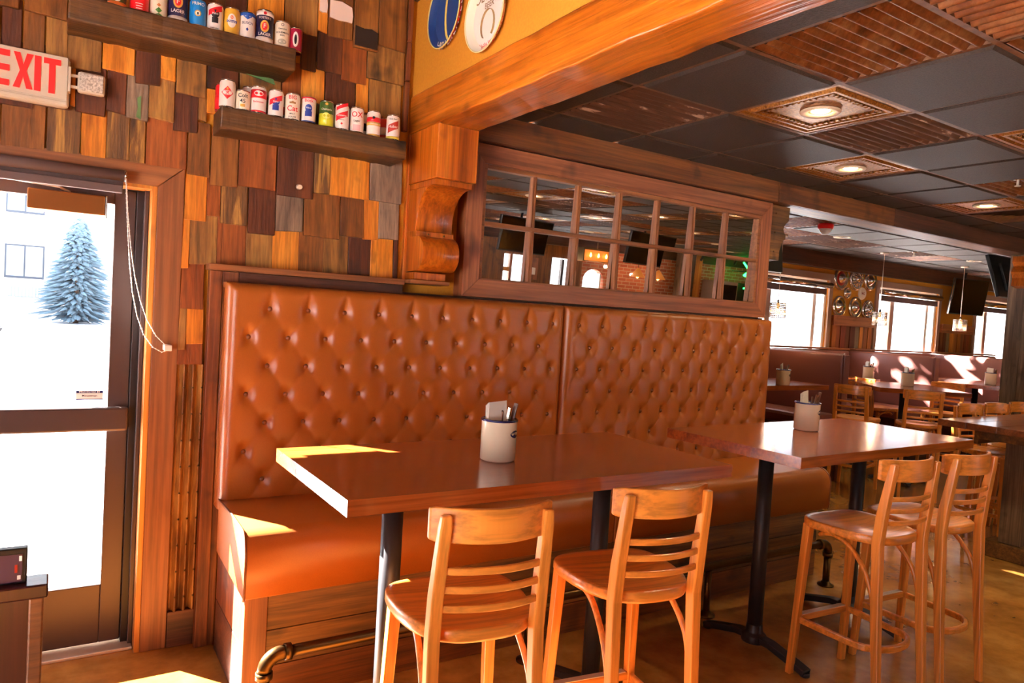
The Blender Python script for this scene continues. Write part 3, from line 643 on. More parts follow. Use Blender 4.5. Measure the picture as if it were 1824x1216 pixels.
cs_ = [(404, 'white can with a red diamond at the left end of the lower shelf', rr, hc, W_, [('d', .52, .026, .028, RD), ('t', 'American', .58, .0125, W_), ('t', 'BEER', .47, .0125, W_), ('e', .66, .004, .005, GO)]),
 (432, 'short cream can lettered in black, second on the lower shelf front', .031, .09, CR, [('t', 'Colt', .72, .024, BK), ('t', '45', .46, .024, BK), ('r', .25, .01, .006, GO)]),
 (460, 'white can with red top panel and red base band on the lower shelf', rr, hc, W_, [('b', .56, .86, RD), ('e', .72, .02, .012, W_), ('b', .06, .12, RD), ('t', 'Budweiser', .42, .0115, RD)]),
 (491, 'white can with blue ribbon and red slash left of the leaping cat can', rr, hc, W_, [('s', .62, .03, .012, RD), ('e', .55, .017, .016, BL), ('t', 'Pabst', .55, .011, W_), ('r', .34, .014, .012, BL)]),
 (521, 'white can with a leaping cat and red lettering', rr, hc, (236, 226, 206), [('t', 'BIG', .83, .024, RD), ('r', .64, .014, .004, (150, 104, 50)), ('e', .66, .006, .005, (150, 104, 50)), ('t', 'Cat', .42, .034, RD), ('t', 'MALT', .23, .0095, BK), ('t', 'LIQUOR', .12, .0095, BK)]),
 (550, 'white can with blue rosette left of the green and yellow can', rr, hc, W_, [('t', 'Bock', .84, .02, RD), ('e', .56, .016, .018, BL), ('t', 'Pabst', .57, .0105, W_), ('r', .36, .016, .012, BL), ('b', .06, .1, BL), ('b', .93, .97, RD)]),
 (582, 'green and yellow can showing a lemon glass', rr, hc, (58, 88, 34), [('b', .03, .5, (206, 200, 44)), ('e', .42, .018, .014, (236, 226, 110)), ('r', .24, .001, .016, (240, 236, 200)), ('t', 'Champale', .66, .013, W_), ('e', .86, .007, .006, GO)]),
 (610, 'white can with a slanted red banner', rr, hc, W_, [('s', .55, .03, .014, RD), ('t', 'Drewrys', .55, .013, W_), ('d', .24, .006, .006, RD), ('r', .38, .012, .001, BK), ('s', .9, .03, .008, RD)]),
 (637, 'white can with a big red looped letter', rr, hc, W_, [('t', 'OX', .7, .036, RD), ('t', 'Lager', .46, .014, BK), ('r', .2, .018, .014, (232, 180, 178))]),
 (667, 'white can with red and gold bands near the right of the lower shelf', rr, hc, (238, 226, 214), [('b', .56, .74, RD), ('b', .42, .55, GO), ('e', .72, .007, .006, BK), ('t', 'Gibbons', .48, .012, W_), ('b', .02, .08, GO)]),
 (702, 'white can with a slanted brown red panel at the right end of the lower shelf', rr, hc, W_, [('s', .52, .027, .019, (168, 48, 34)), ('t', 'Huber', .52, .019, W_), ('t', 'Bock Beer', .82, .0095, BK), ('b', .04, .14, (214, 190, 70))])]
for u, lab, r_, h_, c_, it in cs_: can_obj(u, 190, LO, 3.36, lab, r_, h_, c_, it)
bk = [(396, 'red can tucked behind the diamond can', RD), (443, 'blue banded white can behind the short cream can', W_), (505, 'white topped red can behind the leaping cat can', W_), (562, 'dark mottled can behind the rosette can', (96, 80, 60)), (592, 'white can behind the green and yellow can', W_), (646, 'pale can behind the looped letter can', W_), (686, 'narrow red white can behind the last two cans', (210, 60, 48))]
for k, (u, lab, c_) in enumerate(bk): can_obj(u, 185, LO, 3.445, lab, .031, .122 if u != 443 else .135, c_, [('b', .3, .6, [RD, BL, RD, BK, (226, 200, 180), BK, W_][k])])
us_ = [(206, 'green and orange can at the left end of the upper shelf', rr, hc, (60, 96, 50), [('b', .04, .2, (220, 110, 40)), ('e', .3, .014, .012, W_)]),
 (246, 'bright red can on the upper shelf', rr+.002, hc, (216, 20, 28), [('r', .3, .014, .0015, W_), ('r', .22, .012, .0015, W_), ('r', .14, .012, .0015, W_)]),
 (281, 'cream can with green leaves on the upper shelf', rr, hc, CR, [('d', .25, .013, .012, (70, 118, 50)), ('d', .1, .015, .006, (70, 118, 50)), ('d', .42, .008, .008, (206, 120, 60))]),
 (315, 'large navy can with gold medallion, left of the two', .037, .15, (28, 24, 60), [('b', .02, .17, W_), ('b', .82, .95, W_), ('e', .56, .019, .026, GO), ('e', .56, .012, .018, RD), ('t', 'F', .56, .028, W_), ('t', 'LAGER', .3, .019, W_), ('t', "FOSTER'S", .77, .0125, W_)]),
 (351, 'blue can with gold emblem on the upper shelf', rr, hc, (24, 120, 186), [('b', .02, .1, W_), ('t', 'PRIMO', .8, .018, W_), ('e', .48, .013, .013, GO), ('e', .48, .009, .009, W_), ('e', .47, .004, .006, BK)]),
 (382, 'white can with red slash and black rosette on the upper shelf', rr, hc, W_, [('s', .74, .03, .012, RD), ('e', .62, .017, .017, BK), ('t', 'Pabst', .62, .0115, W_), ('r', .4, .013, .012, BK), ('t', 'Half Liter', .12, .009, BK)]),
 (412, 'gold can with white oval', rr, hc, (204, 152, 44), [('e', .52, .018, .03, W_), ('r', .5, .022, .005, BL), ('t', 'Olympia', .5, .0105, W_), ('e', .64, .006, .008, (220, 110, 50))]),
 (440, 'white can with blue mountain top', rr, hc, W_, [('b', .84, .96, (32, 84, 170)), ('d', .82, .02, .014, (32, 84, 170)), ('t', 'BUSCH', .58, .0155, (40, 50, 90)), ('d', .36, .006, .008, BL), ('b', .04, .09, (32, 84, 170))]),
 (471, 'large navy can with gold medallion, right of the two', .037, .15, (28, 24, 60), [('b', .02, .2, W_), ('b', .82, .95, W_), ('e', .5, .019, .026, GO), ('e', .5, .012, .018, RD), ('t', 'F', .5, .028, W_), ('t', 'LAGER', .27, .019, W_), ('t', "FOSTER'S", .74, .0135, W_), ('e', .88, .007, .007, RD)]),
 (503, 'cream can with black old style lettering on the upper shelf', rr, hc, CR, [('t', 'O', .84, .017, BK), ('t', 'Genuine', .7, .011, BK), ('t', 'BOHEMIAN', .56, .0115, BK), ('t', 'BEER', .46, .0095, BK), ('e', .24, .02, .012, (176, 164, 140))]),
 (527, 'magenta red can at the right end of the upper shelf', .03, .11, (150, 20, 52), [('e', .5, .013, .034, W_), ('e', .5, .006, .022, BK)])]
for u, lab, r_, h_, c_, it in us_: can_obj(u, 60, UP, 3.37, lab, r_, h_, c_, it)
# ------------------------------------------------------------------ beer trays on the gable
def tray(lab, c, r, face, rim, ring, build):
    t = thing('round_tray', lab, 'tray', c)
    # local: disc normal points to -X
    prof = [(r*.8, 0), (r, -.028), (r+.002, -.03), (r-.002, -.028), (r*.84, -.004), (r*.82, -.002), (.001, -.002)]
    MB().lathe([(p_[0], p_[1]) for p_ in prof], (0, 0, 0), 48, 0).build('dish', face, t)
    MB().lathe([(r*.985, -.0262), (r*.86, -.0062), (r*.85, -.0056)], (0, 0, 0), 48, 0, True, False).build('rim_band', ring, t)
    MB().tube([(-.03, r*math.cos(2*PI*i/40), r*math.sin(2*PI*i/40)) for i in range(40)], .0035, 6, True).build('rolled_edge', rim, t)
    build(t, r); return t
def facing_x(z0=0): return Matrix(((0, 0, -1, 0), (-1, 0, 0, 0), (0, 1, 0, 0), (0, 0, 0, 1)))   # text plane onto x = const, reading from -X
def arc_text(t, s, r, a0, a1, size, mat, x):
    v = textmesh; n = len(s)
    for k, chh in enumerate(s):
        if chh == ' ': continue
        a = a0+(a1-a0)*k/max(1, n-1)
        vv, ff = textmesh(chh, size); b = MB(); out = []
        for p_ in vv:
            # letters stand on the rim, tops pointing to the centre; along-rim tangent follows a (angle in the tray plane as seen from the room)
            px = p_[0]; py = p_[1]
            ca, sa = math.cos(a), math.sin(a); rad = r-py
            ux = rad*ca - px*sa*1; uz = rad*sa + px*ca*1
            out.append((x+(.10*(r-rad) if 0 else 0), -ux, uz))
        b.add(out, ff); b.build('lettering', mat, t)
def tray1(t, r):
    MB().lathe([(r*.8, -.0035), (.001, -.0035)], (0, 0, 0), 40, 0, True, False).build('printed_disc', colour((24, 58, 112)), t)
    arc_text(t, 'HIGH LIFE', r*.92, R(-112), R(-50), .05, 'white_plastic', -.0175)
    arc_text(t, 'MILLER', r*.92, R(-36), R(26), .05, 'white_plastic', -.0175)
    arc_text(t, 'BEER', r*.92, R(50), R(85), .05, 'white_plastic', -.0175)
    MB().add([(-.0042, -.02+.055*math.cos(a)-.02*k, .0+.13*math.sin(a)) for k in (0, 1) for a in [R(-80+i*16) for i in range(11)]], [(i, i+1, 12+i, 11+i) for i in range(10)]).build('crescent', colour((226, 196, 90)), t)
def tray2(t, r):
    MB().lathe([(r*.8, -.0035), (.001, -.0035)], (0, 0, 0), 40, 0, True, False).build('printed_disc', colour((240, 232, 222)), t)
    lettering(t, 'OLYMPIA', .06, colour((130, 96, 50)), Matrix.Translation((-.0042, 0, .085)) @ facing_x())
    lettering(t, 'BEER', .036, colour((130, 96, 50)), Matrix.Translation((-.0042, 0, .04)) @ facing_x())
    MB().tube([(-.005, .055*math.cos(a), -.045+.065*math.sin(a)) for a in [R(-50+i*14) for i in range(21)]], 1, rect=(.002, .014), up=(1, 0, 0)).build('horseshoe', colour((140, 112, 70)), t)
    lettering(t, "It's the Water", .024, colour((214, 90, 90)), Matrix.Translation((-.0042, 0, -.125)) @ facing_x())
    arc_text(t, 'OLYMPIA', r*.92, R(0), R(60), .036, colour((120, 90, 50)), -.0175)
    arc_text(t, "IT'S THE WATER", r*.92, R(-100), R(-25), .03, colour((206, 60, 64)), -.0175)
tray('round blue beer tray with red lettered rim, nearest the shingle corner', (XB0+.01, 3.142, 3.02), .165, colour((24, 52, 104)), colour((206, 190, 110)), colour((214, 30, 36)), tray1)
tray('round cream beer tray with a horseshoe, right of the blue tray', (XB0+.01, 2.745, 2.895), .165, colour((236, 224, 200)), colour((226, 206, 150)), colour((232, 216, 200)), tray2)
# ------------------------------------------------------------------ mirror window
mw = thing('mirror_window', 'wide brown framed mirror divided into fourteen panes above the banquette', 'mirror')
x0, x1, z0, z1, wd = 1.845, 4.362, 1.69, 2.524, .104
yf, ybk = 3.42, YW
def board(p, mat):
    b = MB().hexa([(a, yf, c) for a, c in p], [(a, ybk, c) for a, c in p]); b.build('frame_board', mat, mw, .003)
xi0, xi1, zi0, zi1 = x0+wd, x1-wd, z0+wd-.004, z1-wd
board([(x0, z0), (x1, z0), (xi1, zi0), (xi0, zi0)], 'frame_brown'); board([(x0, z1), (xi0, zi1), (xi1, zi1), (x1, z1)], 'frame_brown')
board([(x0, z0), (xi0, zi0), (xi0, zi1), (x0, z1)], 'frame_brown_v'); board([(x1, z0), (x1, z1), (xi1, zi1), (xi1, zi0)], 'frame_brown_v')
s_ = .022
for a in ((xi0, xi0+s_, zi0, zi1), (xi1-s_, xi1, zi0, zi1), (xi0+s_, xi1-s_, zi0, zi0+.008), (xi0+s_, xi1-s_, zi1-s_, zi1)): bx('inner_stop', 'casing_h', mw, a[0], a[1], 3.434, 3.475, a[2], a[3])
a0, a1, c0, c1 = xi0+s_, xi1-s_, zi0+.008, zi1-s_; cw = (a1-a0)/7; zm = c0+(c1-c0)*.5
for k in range(1, 7):
    for (q0, q1) in ((c0, zm-.012), (zm+.012, c1)):
        mb_ = bx('muntin', 'casing', mw, a0+k*cw-.013, a0+k*cw+.013, 3.44, 3.475, q0, q1, bev=.003)
        bx('bead', 'casing', mb_, a0+k*cw-.004, a0+k*cw+.004, 3.433, 3.441, q0, q1)
bx('cross_muntin', 'casing_h', mw, a0, a1, 3.434, 3.475, zm-.012, zm+.012, bev=.003)
tt = math.tan(R(2.0))
for k in range(7):
    for (q0, q1) in ((c0, zm-.012), (zm+.012, c1)):
        X0_, X1_ = a0+k*cw+.013*(k > 0), a0+(k+1)*cw-.013*(k < 6)
        ym = lambda z: 3.470-(z-2.1)*tt
        j = random.uniform(-.0012, .0012); j2 = random.uniform(-.0012, .0012)
        MB().hexa([(X0_, ym(q0)+j, q0), (X1_, ym(q0)+j2, q0), (X1_, ym(q0)+.004, q0), (X0_, ym(q0)+.004, q0)], [(X0_, ym(q1)+j, q1), (X1_, ym(q1)+j2, q1), (X1_, ym(q1)+.004, q1), (X0_, ym(q1)+.004, q1)]).build('pane', 'mirror', mw)
# ------------------------------------------------------------------ banquette
bq = thing('banquette', 'long bar height banquette with tufted caramel vinyl back', 'banquette')
DX, DZ = .1755, .1295; BZ = 1.566
def tuft(name, x0, x1, z0, z1, bx0, step, yface):
    nu, nv = int((x1-x0)/.0085), int((z1-z0)/.0095)
    def hgt(x, z):
        zz = min(z, BZ)
        a = (x-bx0)/step; c = (BZ-zz)/(2*DZ)
        p_, q_ = a+c, a-c
        g = 1-(abs(math.cos(PI*p_))*abs(math.cos(PI*q_)))**4.5
        s_ = abs(math.sin(PI*p_)*math.sin(PI*q_))
        hh = .022*g**.9 + .007*s_**.4
        if z > BZ:
            k = min(1, (z-BZ)/.075); d = abs((a+.5) % 1-.5)*step
            hh = hh*(1-k)+0.029*k - .007*math.exp(-(d/.007)**2)*(.4+.6*k)
        e = min(x-x0, x1-x); k = max(0, min(1, (e-.03)/.05)); k = k*k*(3-2*k)
        return .027*(1-k)+hh*k
    def fn(u, v):
        x, z = x0+(x1-x0)*u, z0+(z1-z0)*v
        e = min(x-x0, x1-x, z1-z); e = max(0, e); r_ = .045
        rnd = 0 if e > r_ else (1-math.sqrt(max(0, 1-(1-e/r_)**2)))*.05
        return (x, yface+.03-hgt(x, z)+rnd, z)
    b = MB().grid(fn, nu, nv)
    o = len(b.v)   # sides back to the board
    n1 = nu+1
    def idx(i, j): return j*n1+i
    edge = [idx(0, j) for j in range(nv+1)] + [idx(i, nv) for i in range(1, nu+1)] + [idx(nu, j) for j in range(nv-1, -1, -1)]
    b.add([(b.v[i][0], 3.44, b.v[i][2]) for i in edge], []); k = len(edge)
    b.f += [(edge[i], edge[i+1], o+i+1, o+i) for i in range(k-1)]; b.sm += [False]*(k-1)
    return b.build(name, 'vinyl', bq)
YB = 3.305
pl = tuft('tufted_panel', .634, 2.477, .66, 1.676, .818, DX, YB)
pr = tuft('tufted_panel', 2.481, 4.33, .66, 1.676, 2.592, .1748, YB)
bt_ = MB().lathe([(.011, .004), (.0115, 0), (.009, -.005), (.005, -.0075), (.0008, -.0085)], (0, 0, 0), 14, 1).mesh('button'); bt_.materials.append(M['vinyl_button'])
for par, bx0, st_, xa, xb in ((pl, .818, DX, .66, 2.44), (pr, 2.592, .1748, 2.53, 4.31)):
    for r_ in range(7):
        z = BZ-r_*DZ; off = 0 if r_ % 2 == 0 else -st_/2
        for k in range(-1, 13):
            x = bx0+off+k*st_
            if xa+.03 < x < xb: link('button', bt_, par, loc=(x, YB+.026, z))
for x in (.6345,): MB().tube([(x, 3.405, .68), (x, 3.405, 1.65)], .006, 8).build('piping', 'piping', bq)
# seat
prof = [(3.34, .47), (2.79, .452), (2.785, .46), (2.782, .60)] + [(2.782+.085*(1-math.cos(a)), .615+.095*math.sin(a)) for a in [k*PI/2/7 for k in range(0, 8)]] + [(3.05, .716), (3.34, .706)]
MB().prism(prof, 0, .636, 2.48, True).build('seat_cushion', 'vinyl', bq, .014, 3)
MB().prism(prof, 0, 2.484, 4.335, True).build('seat_cushion', 'vinyl', bq, .014, 3)
for xx in (.638, 4.333): MB().tube([(xx, y, z) for y, z in prof[1:]], .005, 6).build('piping', 'piping', bq)
# base: end panel, corner post and front planks
bx('end_plank', 'post_rust', bq, .655, .675, 2.85, 3.4, .235, .46, bev=.003)
bx('end_plank', 'frieze_dark', bq, .655, .675, 2.85, 3.4, 0, .232, bev=.003)
bx('corner_post', 'casing', bq, .652, .74, 2.825, 2.85, 0, .455, bev=.003)
for a, c, mt in ((.30, .455, 'base_plank'), (.155, .297, 'base_plank'), (0, .152, 'frieze_brown')):
    bx('front_plank', mt, bq, .742, 2.5, 2.835, 2.855, a, c, bev=.003); bx('front_plank', mt, bq, 2.503, 4.3, 2.835, 2.855, a, c, bev=.003)
bx('end_plank', 'frieze_brown', bq, 4.28, 4.3, 2.856, 3.4, 0, .455)
# back frame: end post, dark board under the cap, cap rail
bx('end_post', 'post_rust', bq, .578, .632, 3.44, 3.497, 0, 1.724, bev=.003)
bx('end_board', 'post_rust', bq, .632, .66, 3.445, 3.497, 0, 1.66)
bx('back_board', 'frieze_dark', bq, .66, 4.36, 3.441, 3.49, .46, 1.688)
bx('upper_board', 'frieze_dark', bq, .70, 1.506, 3.43, 3.49, 1.675, 1.724, bev=.002); bx('upper_board', 'post_rust', bq, .632, .70, 3.436, 3.49, 1.66, 1.724, bev=.002)
bx('cap_rail', 'casing_h', bq, .566, 1.506, 3.405, 3.497, 1.725, 1.754, bev=.003)
# foot rail
fr_ = thing('foot_rail', 'dark iron pipe foot rail running along the banquette base', 'foot rail')
zr, yr = .275, 2.68
MB().tube([(.79, yr, zr), (4.14, yr, zr)], .022, 14).build('rail_pipe', 'pipe', fr_)
for xe, s_ in ((.70, 1), (4.2, -1)):
    ce = (xe+s_*.06, zr-.06)
    MB().tube([(ce[0]-s_*.06*math.cos(a), yr, ce[1]+.06*math.sin(a)) for a in [k*PI/2/8 for k in range(9)]] + [(xe+s_*.09, yr, zr)], .027, 14).build('elbow', 'pipe', fr_)
    for cc in ((xe, zr-.075, 2), (xe+s_*.085, zr, 0)):
        if cc[2] == 2: MB().lathe([(.026, -.012), (.032, -.012), (.032, .012), (.026, .012)], (cc[0], yr, cc[1]), 16).build('collar', 'pipe', fr_)
        else: MB().lathe([(.026, -.012), (.032, -.012), (.032, .012), (.026, .012)], (cc[0], yr, cc[1]), 16, 0).build('collar', 'pipe', fr_)
    MB().tube([(xe, yr, 0), (xe, yr, zr-.07)], .021, 12).build('post', 'pipe', fr_)
    MB().lathe([(.05, 0), (.05, .008), (.03, .014), (.024, .03)], (xe, yr, 0), 20).build('flange', 'pipe', fr_)
for xe in (1.9, 3.1):
    MB().tube([(xe, yr, 0), (xe, yr, zr-.02)], .018, 12).build('post', 'pipe', fr_); MB().lathe([(.05, 0), (.05, .008), (.03, .014), (.022, .03)], (xe, yr, 0), 20).build('flange', 'pipe', fr_)
# ------------------------------------------------------------------ tables
def table(lab, c, rz, lx, ly, poles, arm='y', th=.048):
    t = thing('pedestal_table', lab, 'table', (c[0], c[1], 0), rz, 'bar height tables')
    n = max(3, round(ly/.125)); wy = ly/n
    for k in range(n):      # staves of the top
        bx('top_stave', 'tabletop', t, -lx/2, lx/2, -ly/2+k*wy, -ly/2+(k+1)*wy-.0004, 1.07-th, 1.07)
    for px in poles:
        MB().tube([(px, 0, .05), (px, 0, 1.07-th-.012)], .0365, 20).build('pole', 'black_metal', t)
        bx('top_plate', 'black_metal', t, px-.12, px+.12, -.2, .2, 1.07-th-.013, 1.07-th, bev=.002)
        b = MB()
        arms = ((0, 1), (0, -1)) if arm == 'y' else ((0, 1), (0, -1), (1, 0), (-1, 0))
        for ax_, ay_ in arms:
            b.tube([(px, 0, .075), (px+ax_*.1, ay_*.1, .07), (px+ax_*.24, ay_*.24, .035), (px+ax_*.30, ay_*.30, .018)], 1, rect=(.055, .032), up=(0, 0, 1))
            b.tube([(px+ax_*.29, ay_*.29, 0), (px+ax_*.29, ay_*.29, .02)], .024, 12)
        b.lathe([(.06, .05), (.06, .085), (.042, .1), (.0375, .14)], (px, 0, 0), 20)
        b.build('base_foot', 'black_metal', t, .004)
    return t
T1 = table('nearest pedestal table before the banquette, its left end lit by sun', (1.477, 2.252), 0, 1.567, .755, (-.48, .45))
T2 = table('second pedestal table before the banquette, right of the nearest one', (3.487, 2.29), R(1.6), 1.587, .775, (-.49, .35))
# ------------------------------------------------------------------ bar stools
def smooth_path(P, n=6):
    P = [Vector(p) for p in P]; out = []
    for i in range(len(P)-1):
        p0, p1, p2, p3 = P[max(0, i-1)], P[i], P[i+1], P[min(len(P)-1, i+2)]
        for k in range(n):
            t = k/n; out.append(.5*((2*p1)+(p2-p0)*t+(2*p0-5*p1+4*p2-p3)*t*t+(3*p1-p0-3*p2+p3)*t**3))
    out.append(P[-1]); return out
def taper(b, p0, p1, s0, s1):
    def sq(p, s): return [(p[0]-s[0], p[1]-s[1], p[2]), (p[0]+s[0], p[1]-s[1], p[2]), (p[0]+s[0], p[1]+s[1], p[2]), (p[0]-s[0], p[1]+s[1], p[2])]
    return b.hexa(sq(p0, s0), sq(p1, s1))
def make_stool():
    t = thing('bar_stool', 'x', 'stool')
    # seat: rounded trapezoid, dished on top
    ou = []
    for k in range(64):
        a = 2*PI*k/64; ca, sa = math.cos(a), math.sin(a)
        n_ = 4.2 if sa > 0 else 2.9
        r_ = (abs(ca)**n_+abs(sa)**n_)**(-1/n_)
        x, y = r_*ca, r_*sa
        ou.append((x*(.203+.012*y if y > 0 else .203+.03*y), .205*y-.003))
    b = MB(); rings = []
    fr = [1, .985, .9, .75, .55, .3, .1]
    def ztop(x, y): return .752-.015*max(0, 1-(x/.17)**2)*max(0, 1-((y+.03)/.16)**2)
    allr = [[(x*.985, y*.985, .716) for x, y in ou], [(x, y, .724) for x, y in ou], [(x, y, .746) for x, y in ou]] + [[(x*f_, y*f_, ztop(x*f_, y*f_)) for x, y in ou] for f_ in fr[1:]]
    n = 64
    vs = [p_ for r_ in allr for p_ in r_]
    b.add(vs, [(i*n+j, i*n+(j+1) % n, (i+1)*n+(j+1) % n, (i+1)*n+j) for i in range(len(allr)-1) for j in range(n)], True)
    b.f += [tuple(range(n-1, -1, -1)), tuple((len(allr)-1)*n+j for j in range(n))]; b.sm += [False, True]
    b.build('seat', 'beech_flat', t)
    for s in (-1, 1):
        taper(MB(), (s*.186, .185, 0), (s*.160, .158, .722), (.0145, .0145), (.019, .019)).build('front_leg', 'beech', t, .004)
        rb = MB(); pts = [(s*.160, -.240, 0), (s*.157, -.205, .40), (s*.155, -.185, .73), (s*.155, -.195, .85), (s*.150, -.222, 1.04), (s*.149, -.228, 1.078)]
        hs = [(.0145, .0145), (.0165, .019), (.0175, .021), (.0175, .021), (.0165, .016), (.0140, .012)]
        for i in range(len(pts)-1): pass
        vv = []
        for (x, y, z), (hx, hy) in zip(pts, hs): vv += [(x-hx, y-hy, z), (x+hx, y-hy, z), (x+hx, y+hy, z), (x-hx, y+hy, z)]
        k_ = len(pts)
        rb.add(vv, [(i*4+j, i*4+(j+1) % 4, i*4+4+(j+1) % 4, i*4+4+j) for i in range(k_-1) for j in range(4)] + [(3, 2, 1, 0), (k_*4-4, k_*4-3, k_*4-2, k_*4-1)])
        rb.build('rear_post', 'beech', t, .005)
        MB().lathe([(.012, 0), (.013, .004), (.012, .006)], (s*.186, .185, -.001), 10).build('glide', 'black', t)
    # crest rail, bent
    def crest(x): return -.250+.068*(abs(x)/.182)**2
    xs_ = [-.182+.364*k/24 for k in range(25)]; b = MB(); vs = []
    for x in xs_:
        y = crest(x); e = 1-max(0, (abs(x)-.164)/.018)*.12
        z0_, z1_ = 1.000, 1.094; zc_ = (z0_+z1_)/2; hz = (z1_-z0_)/2*e
        vs += [(x, y-.008, zc_-hz), (x, y+.008, zc_-hz), (x, y+.008, zc_+hz), (x, y-.008, zc_+hz)]
    b.add(vs, [(i*4+j, i*4+4+j, i*4+4+(j+1) % 4, i*4+(j+1) % 4) for i in range(24) for j in range(4)] + [(0, 1, 2, 3), (99, 98, 97, 96)])
    b.build('crest_rail', 'beech_flat', t, .004)
    for z, yo in ((.925, -.208), (.873, -.203), (.82, -.198)):
        MB().tube([(x, yo-.032*(1-(x/.148)**2), z) for x in [-.148+.296*k/14 for k in range(15)]], 1, rect=(.013, .021), up=(0, 0, 1)).build('back_slat', 'beech_flat', t, .004)
    hp = [(-.158, -.196, .43), (-.160, -.150, .575), (-.152, -.06, .672), (-.146, .03, .700), (-.140, .09, .690), (-.115, .128, .672), (-.07, .138, .668), (0, .138, .668)]
    hp = hp + [(-x, y, z) for x, y, z in hp[-2::-1]]
    MB().tube(smooth_path(hp, 5), .0105, 8).build('brace_hoop', 'beech', t)
    zr_ = .265
    rp = [(-.174, .155, zr_), (-.168, 0, zr_), (-.160, -.11, zr_)] + [(.16*math.cos(a), -.11+.105*math.sin(a), zr_) for a in [PI+PI*k/14 for k in range(1, 14)]] + [(.160, -.11, zr_), (.168, 0, zr_), (.174, .155, zr_)]
    MB().tube(rp, 1, rect=(.019, .030), up=(0, 0, 1)).build('foot_ring', 'beech_flat', t, .005)
    fb = bx('foot_bar', 'beech_flat', t, -.165, .165, .160, .184, .252, .284, bev=.004)
    bx('wear_plate', 'alu', fb, -.15, .15, .159, .186, .284, .287)
    return t
proto = make_stool(); first = [True]
def stool(x, y, rz, label, group):
    o_ = proto if first[0] else copy_tree(proto); first[0] = False
    o_.location = (x, y, 0); o_.rotation_euler.z = rz; o_['label'] = label; o_['group'] = group; o_['category'] = 'stool'; return o_
g1 = 'beech bar stools at the two banquette tables'
stool(1.05, 1.83, R(-8), 'beech bar stool nearest the entry, its left legs lit by sun', g1)
stool(1.685, 1.83, R(-8), 'beech bar stool at the right half of the nearest table', g1)
stool(3.14, 1.845, R(-4), 'beech bar stool before the left half of the second table', g1)
stool(3.615, 1.825, R(-4), 'beech bar stool at the right end of the second table', g1)
# ------------------------------------------------------------------ crocks with napkins and cutlery
def crock(x, y, z, rz, tag_, k, n_kn=4):
    t = thing('utensil_crock', 'cream enamel crock with blue rim ' + tag_, 'crock', (x, y, z), rz, 'utensil crocks')
    r_, h_ = .066, .150
    MB().lathe([(.058, 0), (r_, .006), (r_, h_-.006), (r_+.001, h_), (r_-.004, h_), (r_-.005, .01), (.001, .01)], n=36).build('body', 'crock_cream', t)
    MB().tube([((r_-.001)*math.cos(2*PI*i/36), (r_-.001)*math.sin(2*PI*i/36), h_) for i in range(36)], .0045, 8, True).build('rim', 'crock_blue', t)
    rr_ = r_+.0008; P = [(.024*math.cos(2*PI*i/24)*(1+.12*math.cos(4*PI*i/24)), .103+.014*math.sin(2*PI*i/24)) for i in range(24)]
    bd = wrap(t, 'badge', 'crock_blue', rr_, [(0, .103)]+P, [(0, i+1, (i+1) % 24+1) for i in range(24)])
    v, f = textmesh('CLINTON', .0105); b = MB(); r2 = rr_+.0005; b.add([(r2*math.sin(p_[0]/r2), -r2*math.cos(p_[0]/r2), p_[1]+.106) for p_ in v], f); b.build('lettering', 'crock_cream', bd)
    nb = thing('napkin_stack', 'folded white napkins standing in the crock ' + tag_, 'napkins', (x, y, z), rz*.3+.2*k, 'napkins in the crocks')
    for q in range(4):
        a = .05*q-.1; MB().hexa([(-.045, .006+q*.004, .03), (.045, .004+q*.004, .03), (.045, .006+q*.004, .03), (-.045, .008+q*.004, .03)], [(-.047-a*.03, .012+q*.005, .212-q*.004), (.043, .016+q*.004, .216-q*.006), (.043, .018+q*.004, .216-q*.006), (-.047, .014+q*.005, .212-q*.004)]).build('napkin', 'napkin', nb)
    for q in range(n_kn):
        a = rz+[-2.5, -2.0, -1.2, -.7][q % 4]; le_ = .2+.012*(q % 3); c0 = Vector((.02*math.cos(a), .02*math.sin(a), .015)); c1 = Vector((.058*math.cos(a), .058*math.sin(a), le_-.01))
        kn = thing('table_knife', 'steel cutlery handle leaning in the crock ' + tag_, 'cutlery', (x, y, z), 0, 'cutlery in the crock ' + tag_)
        d_ = c1-c0; side = Vector((-math.sin(a), math.cos(a), 0))
        MB().tube([c0, c0+d_*.55], 1, rect=(.012, .003), up=tuple(side)).build('blade', 'steel', kn)
        MB().tube([c0+d_*.55, c0+d_*.8, c1], 1, rect=(.016, .007), up=tuple(side)).build('handle', 'knife_handle' if q % 2 == 0 else 'steel', kn, .002)
crock(1.39, 2.225, 1.07, R(30), 'on the nearest table', 0)
crock(3.50, 2.42, 1.07, R(20), 'on the second table', 1)
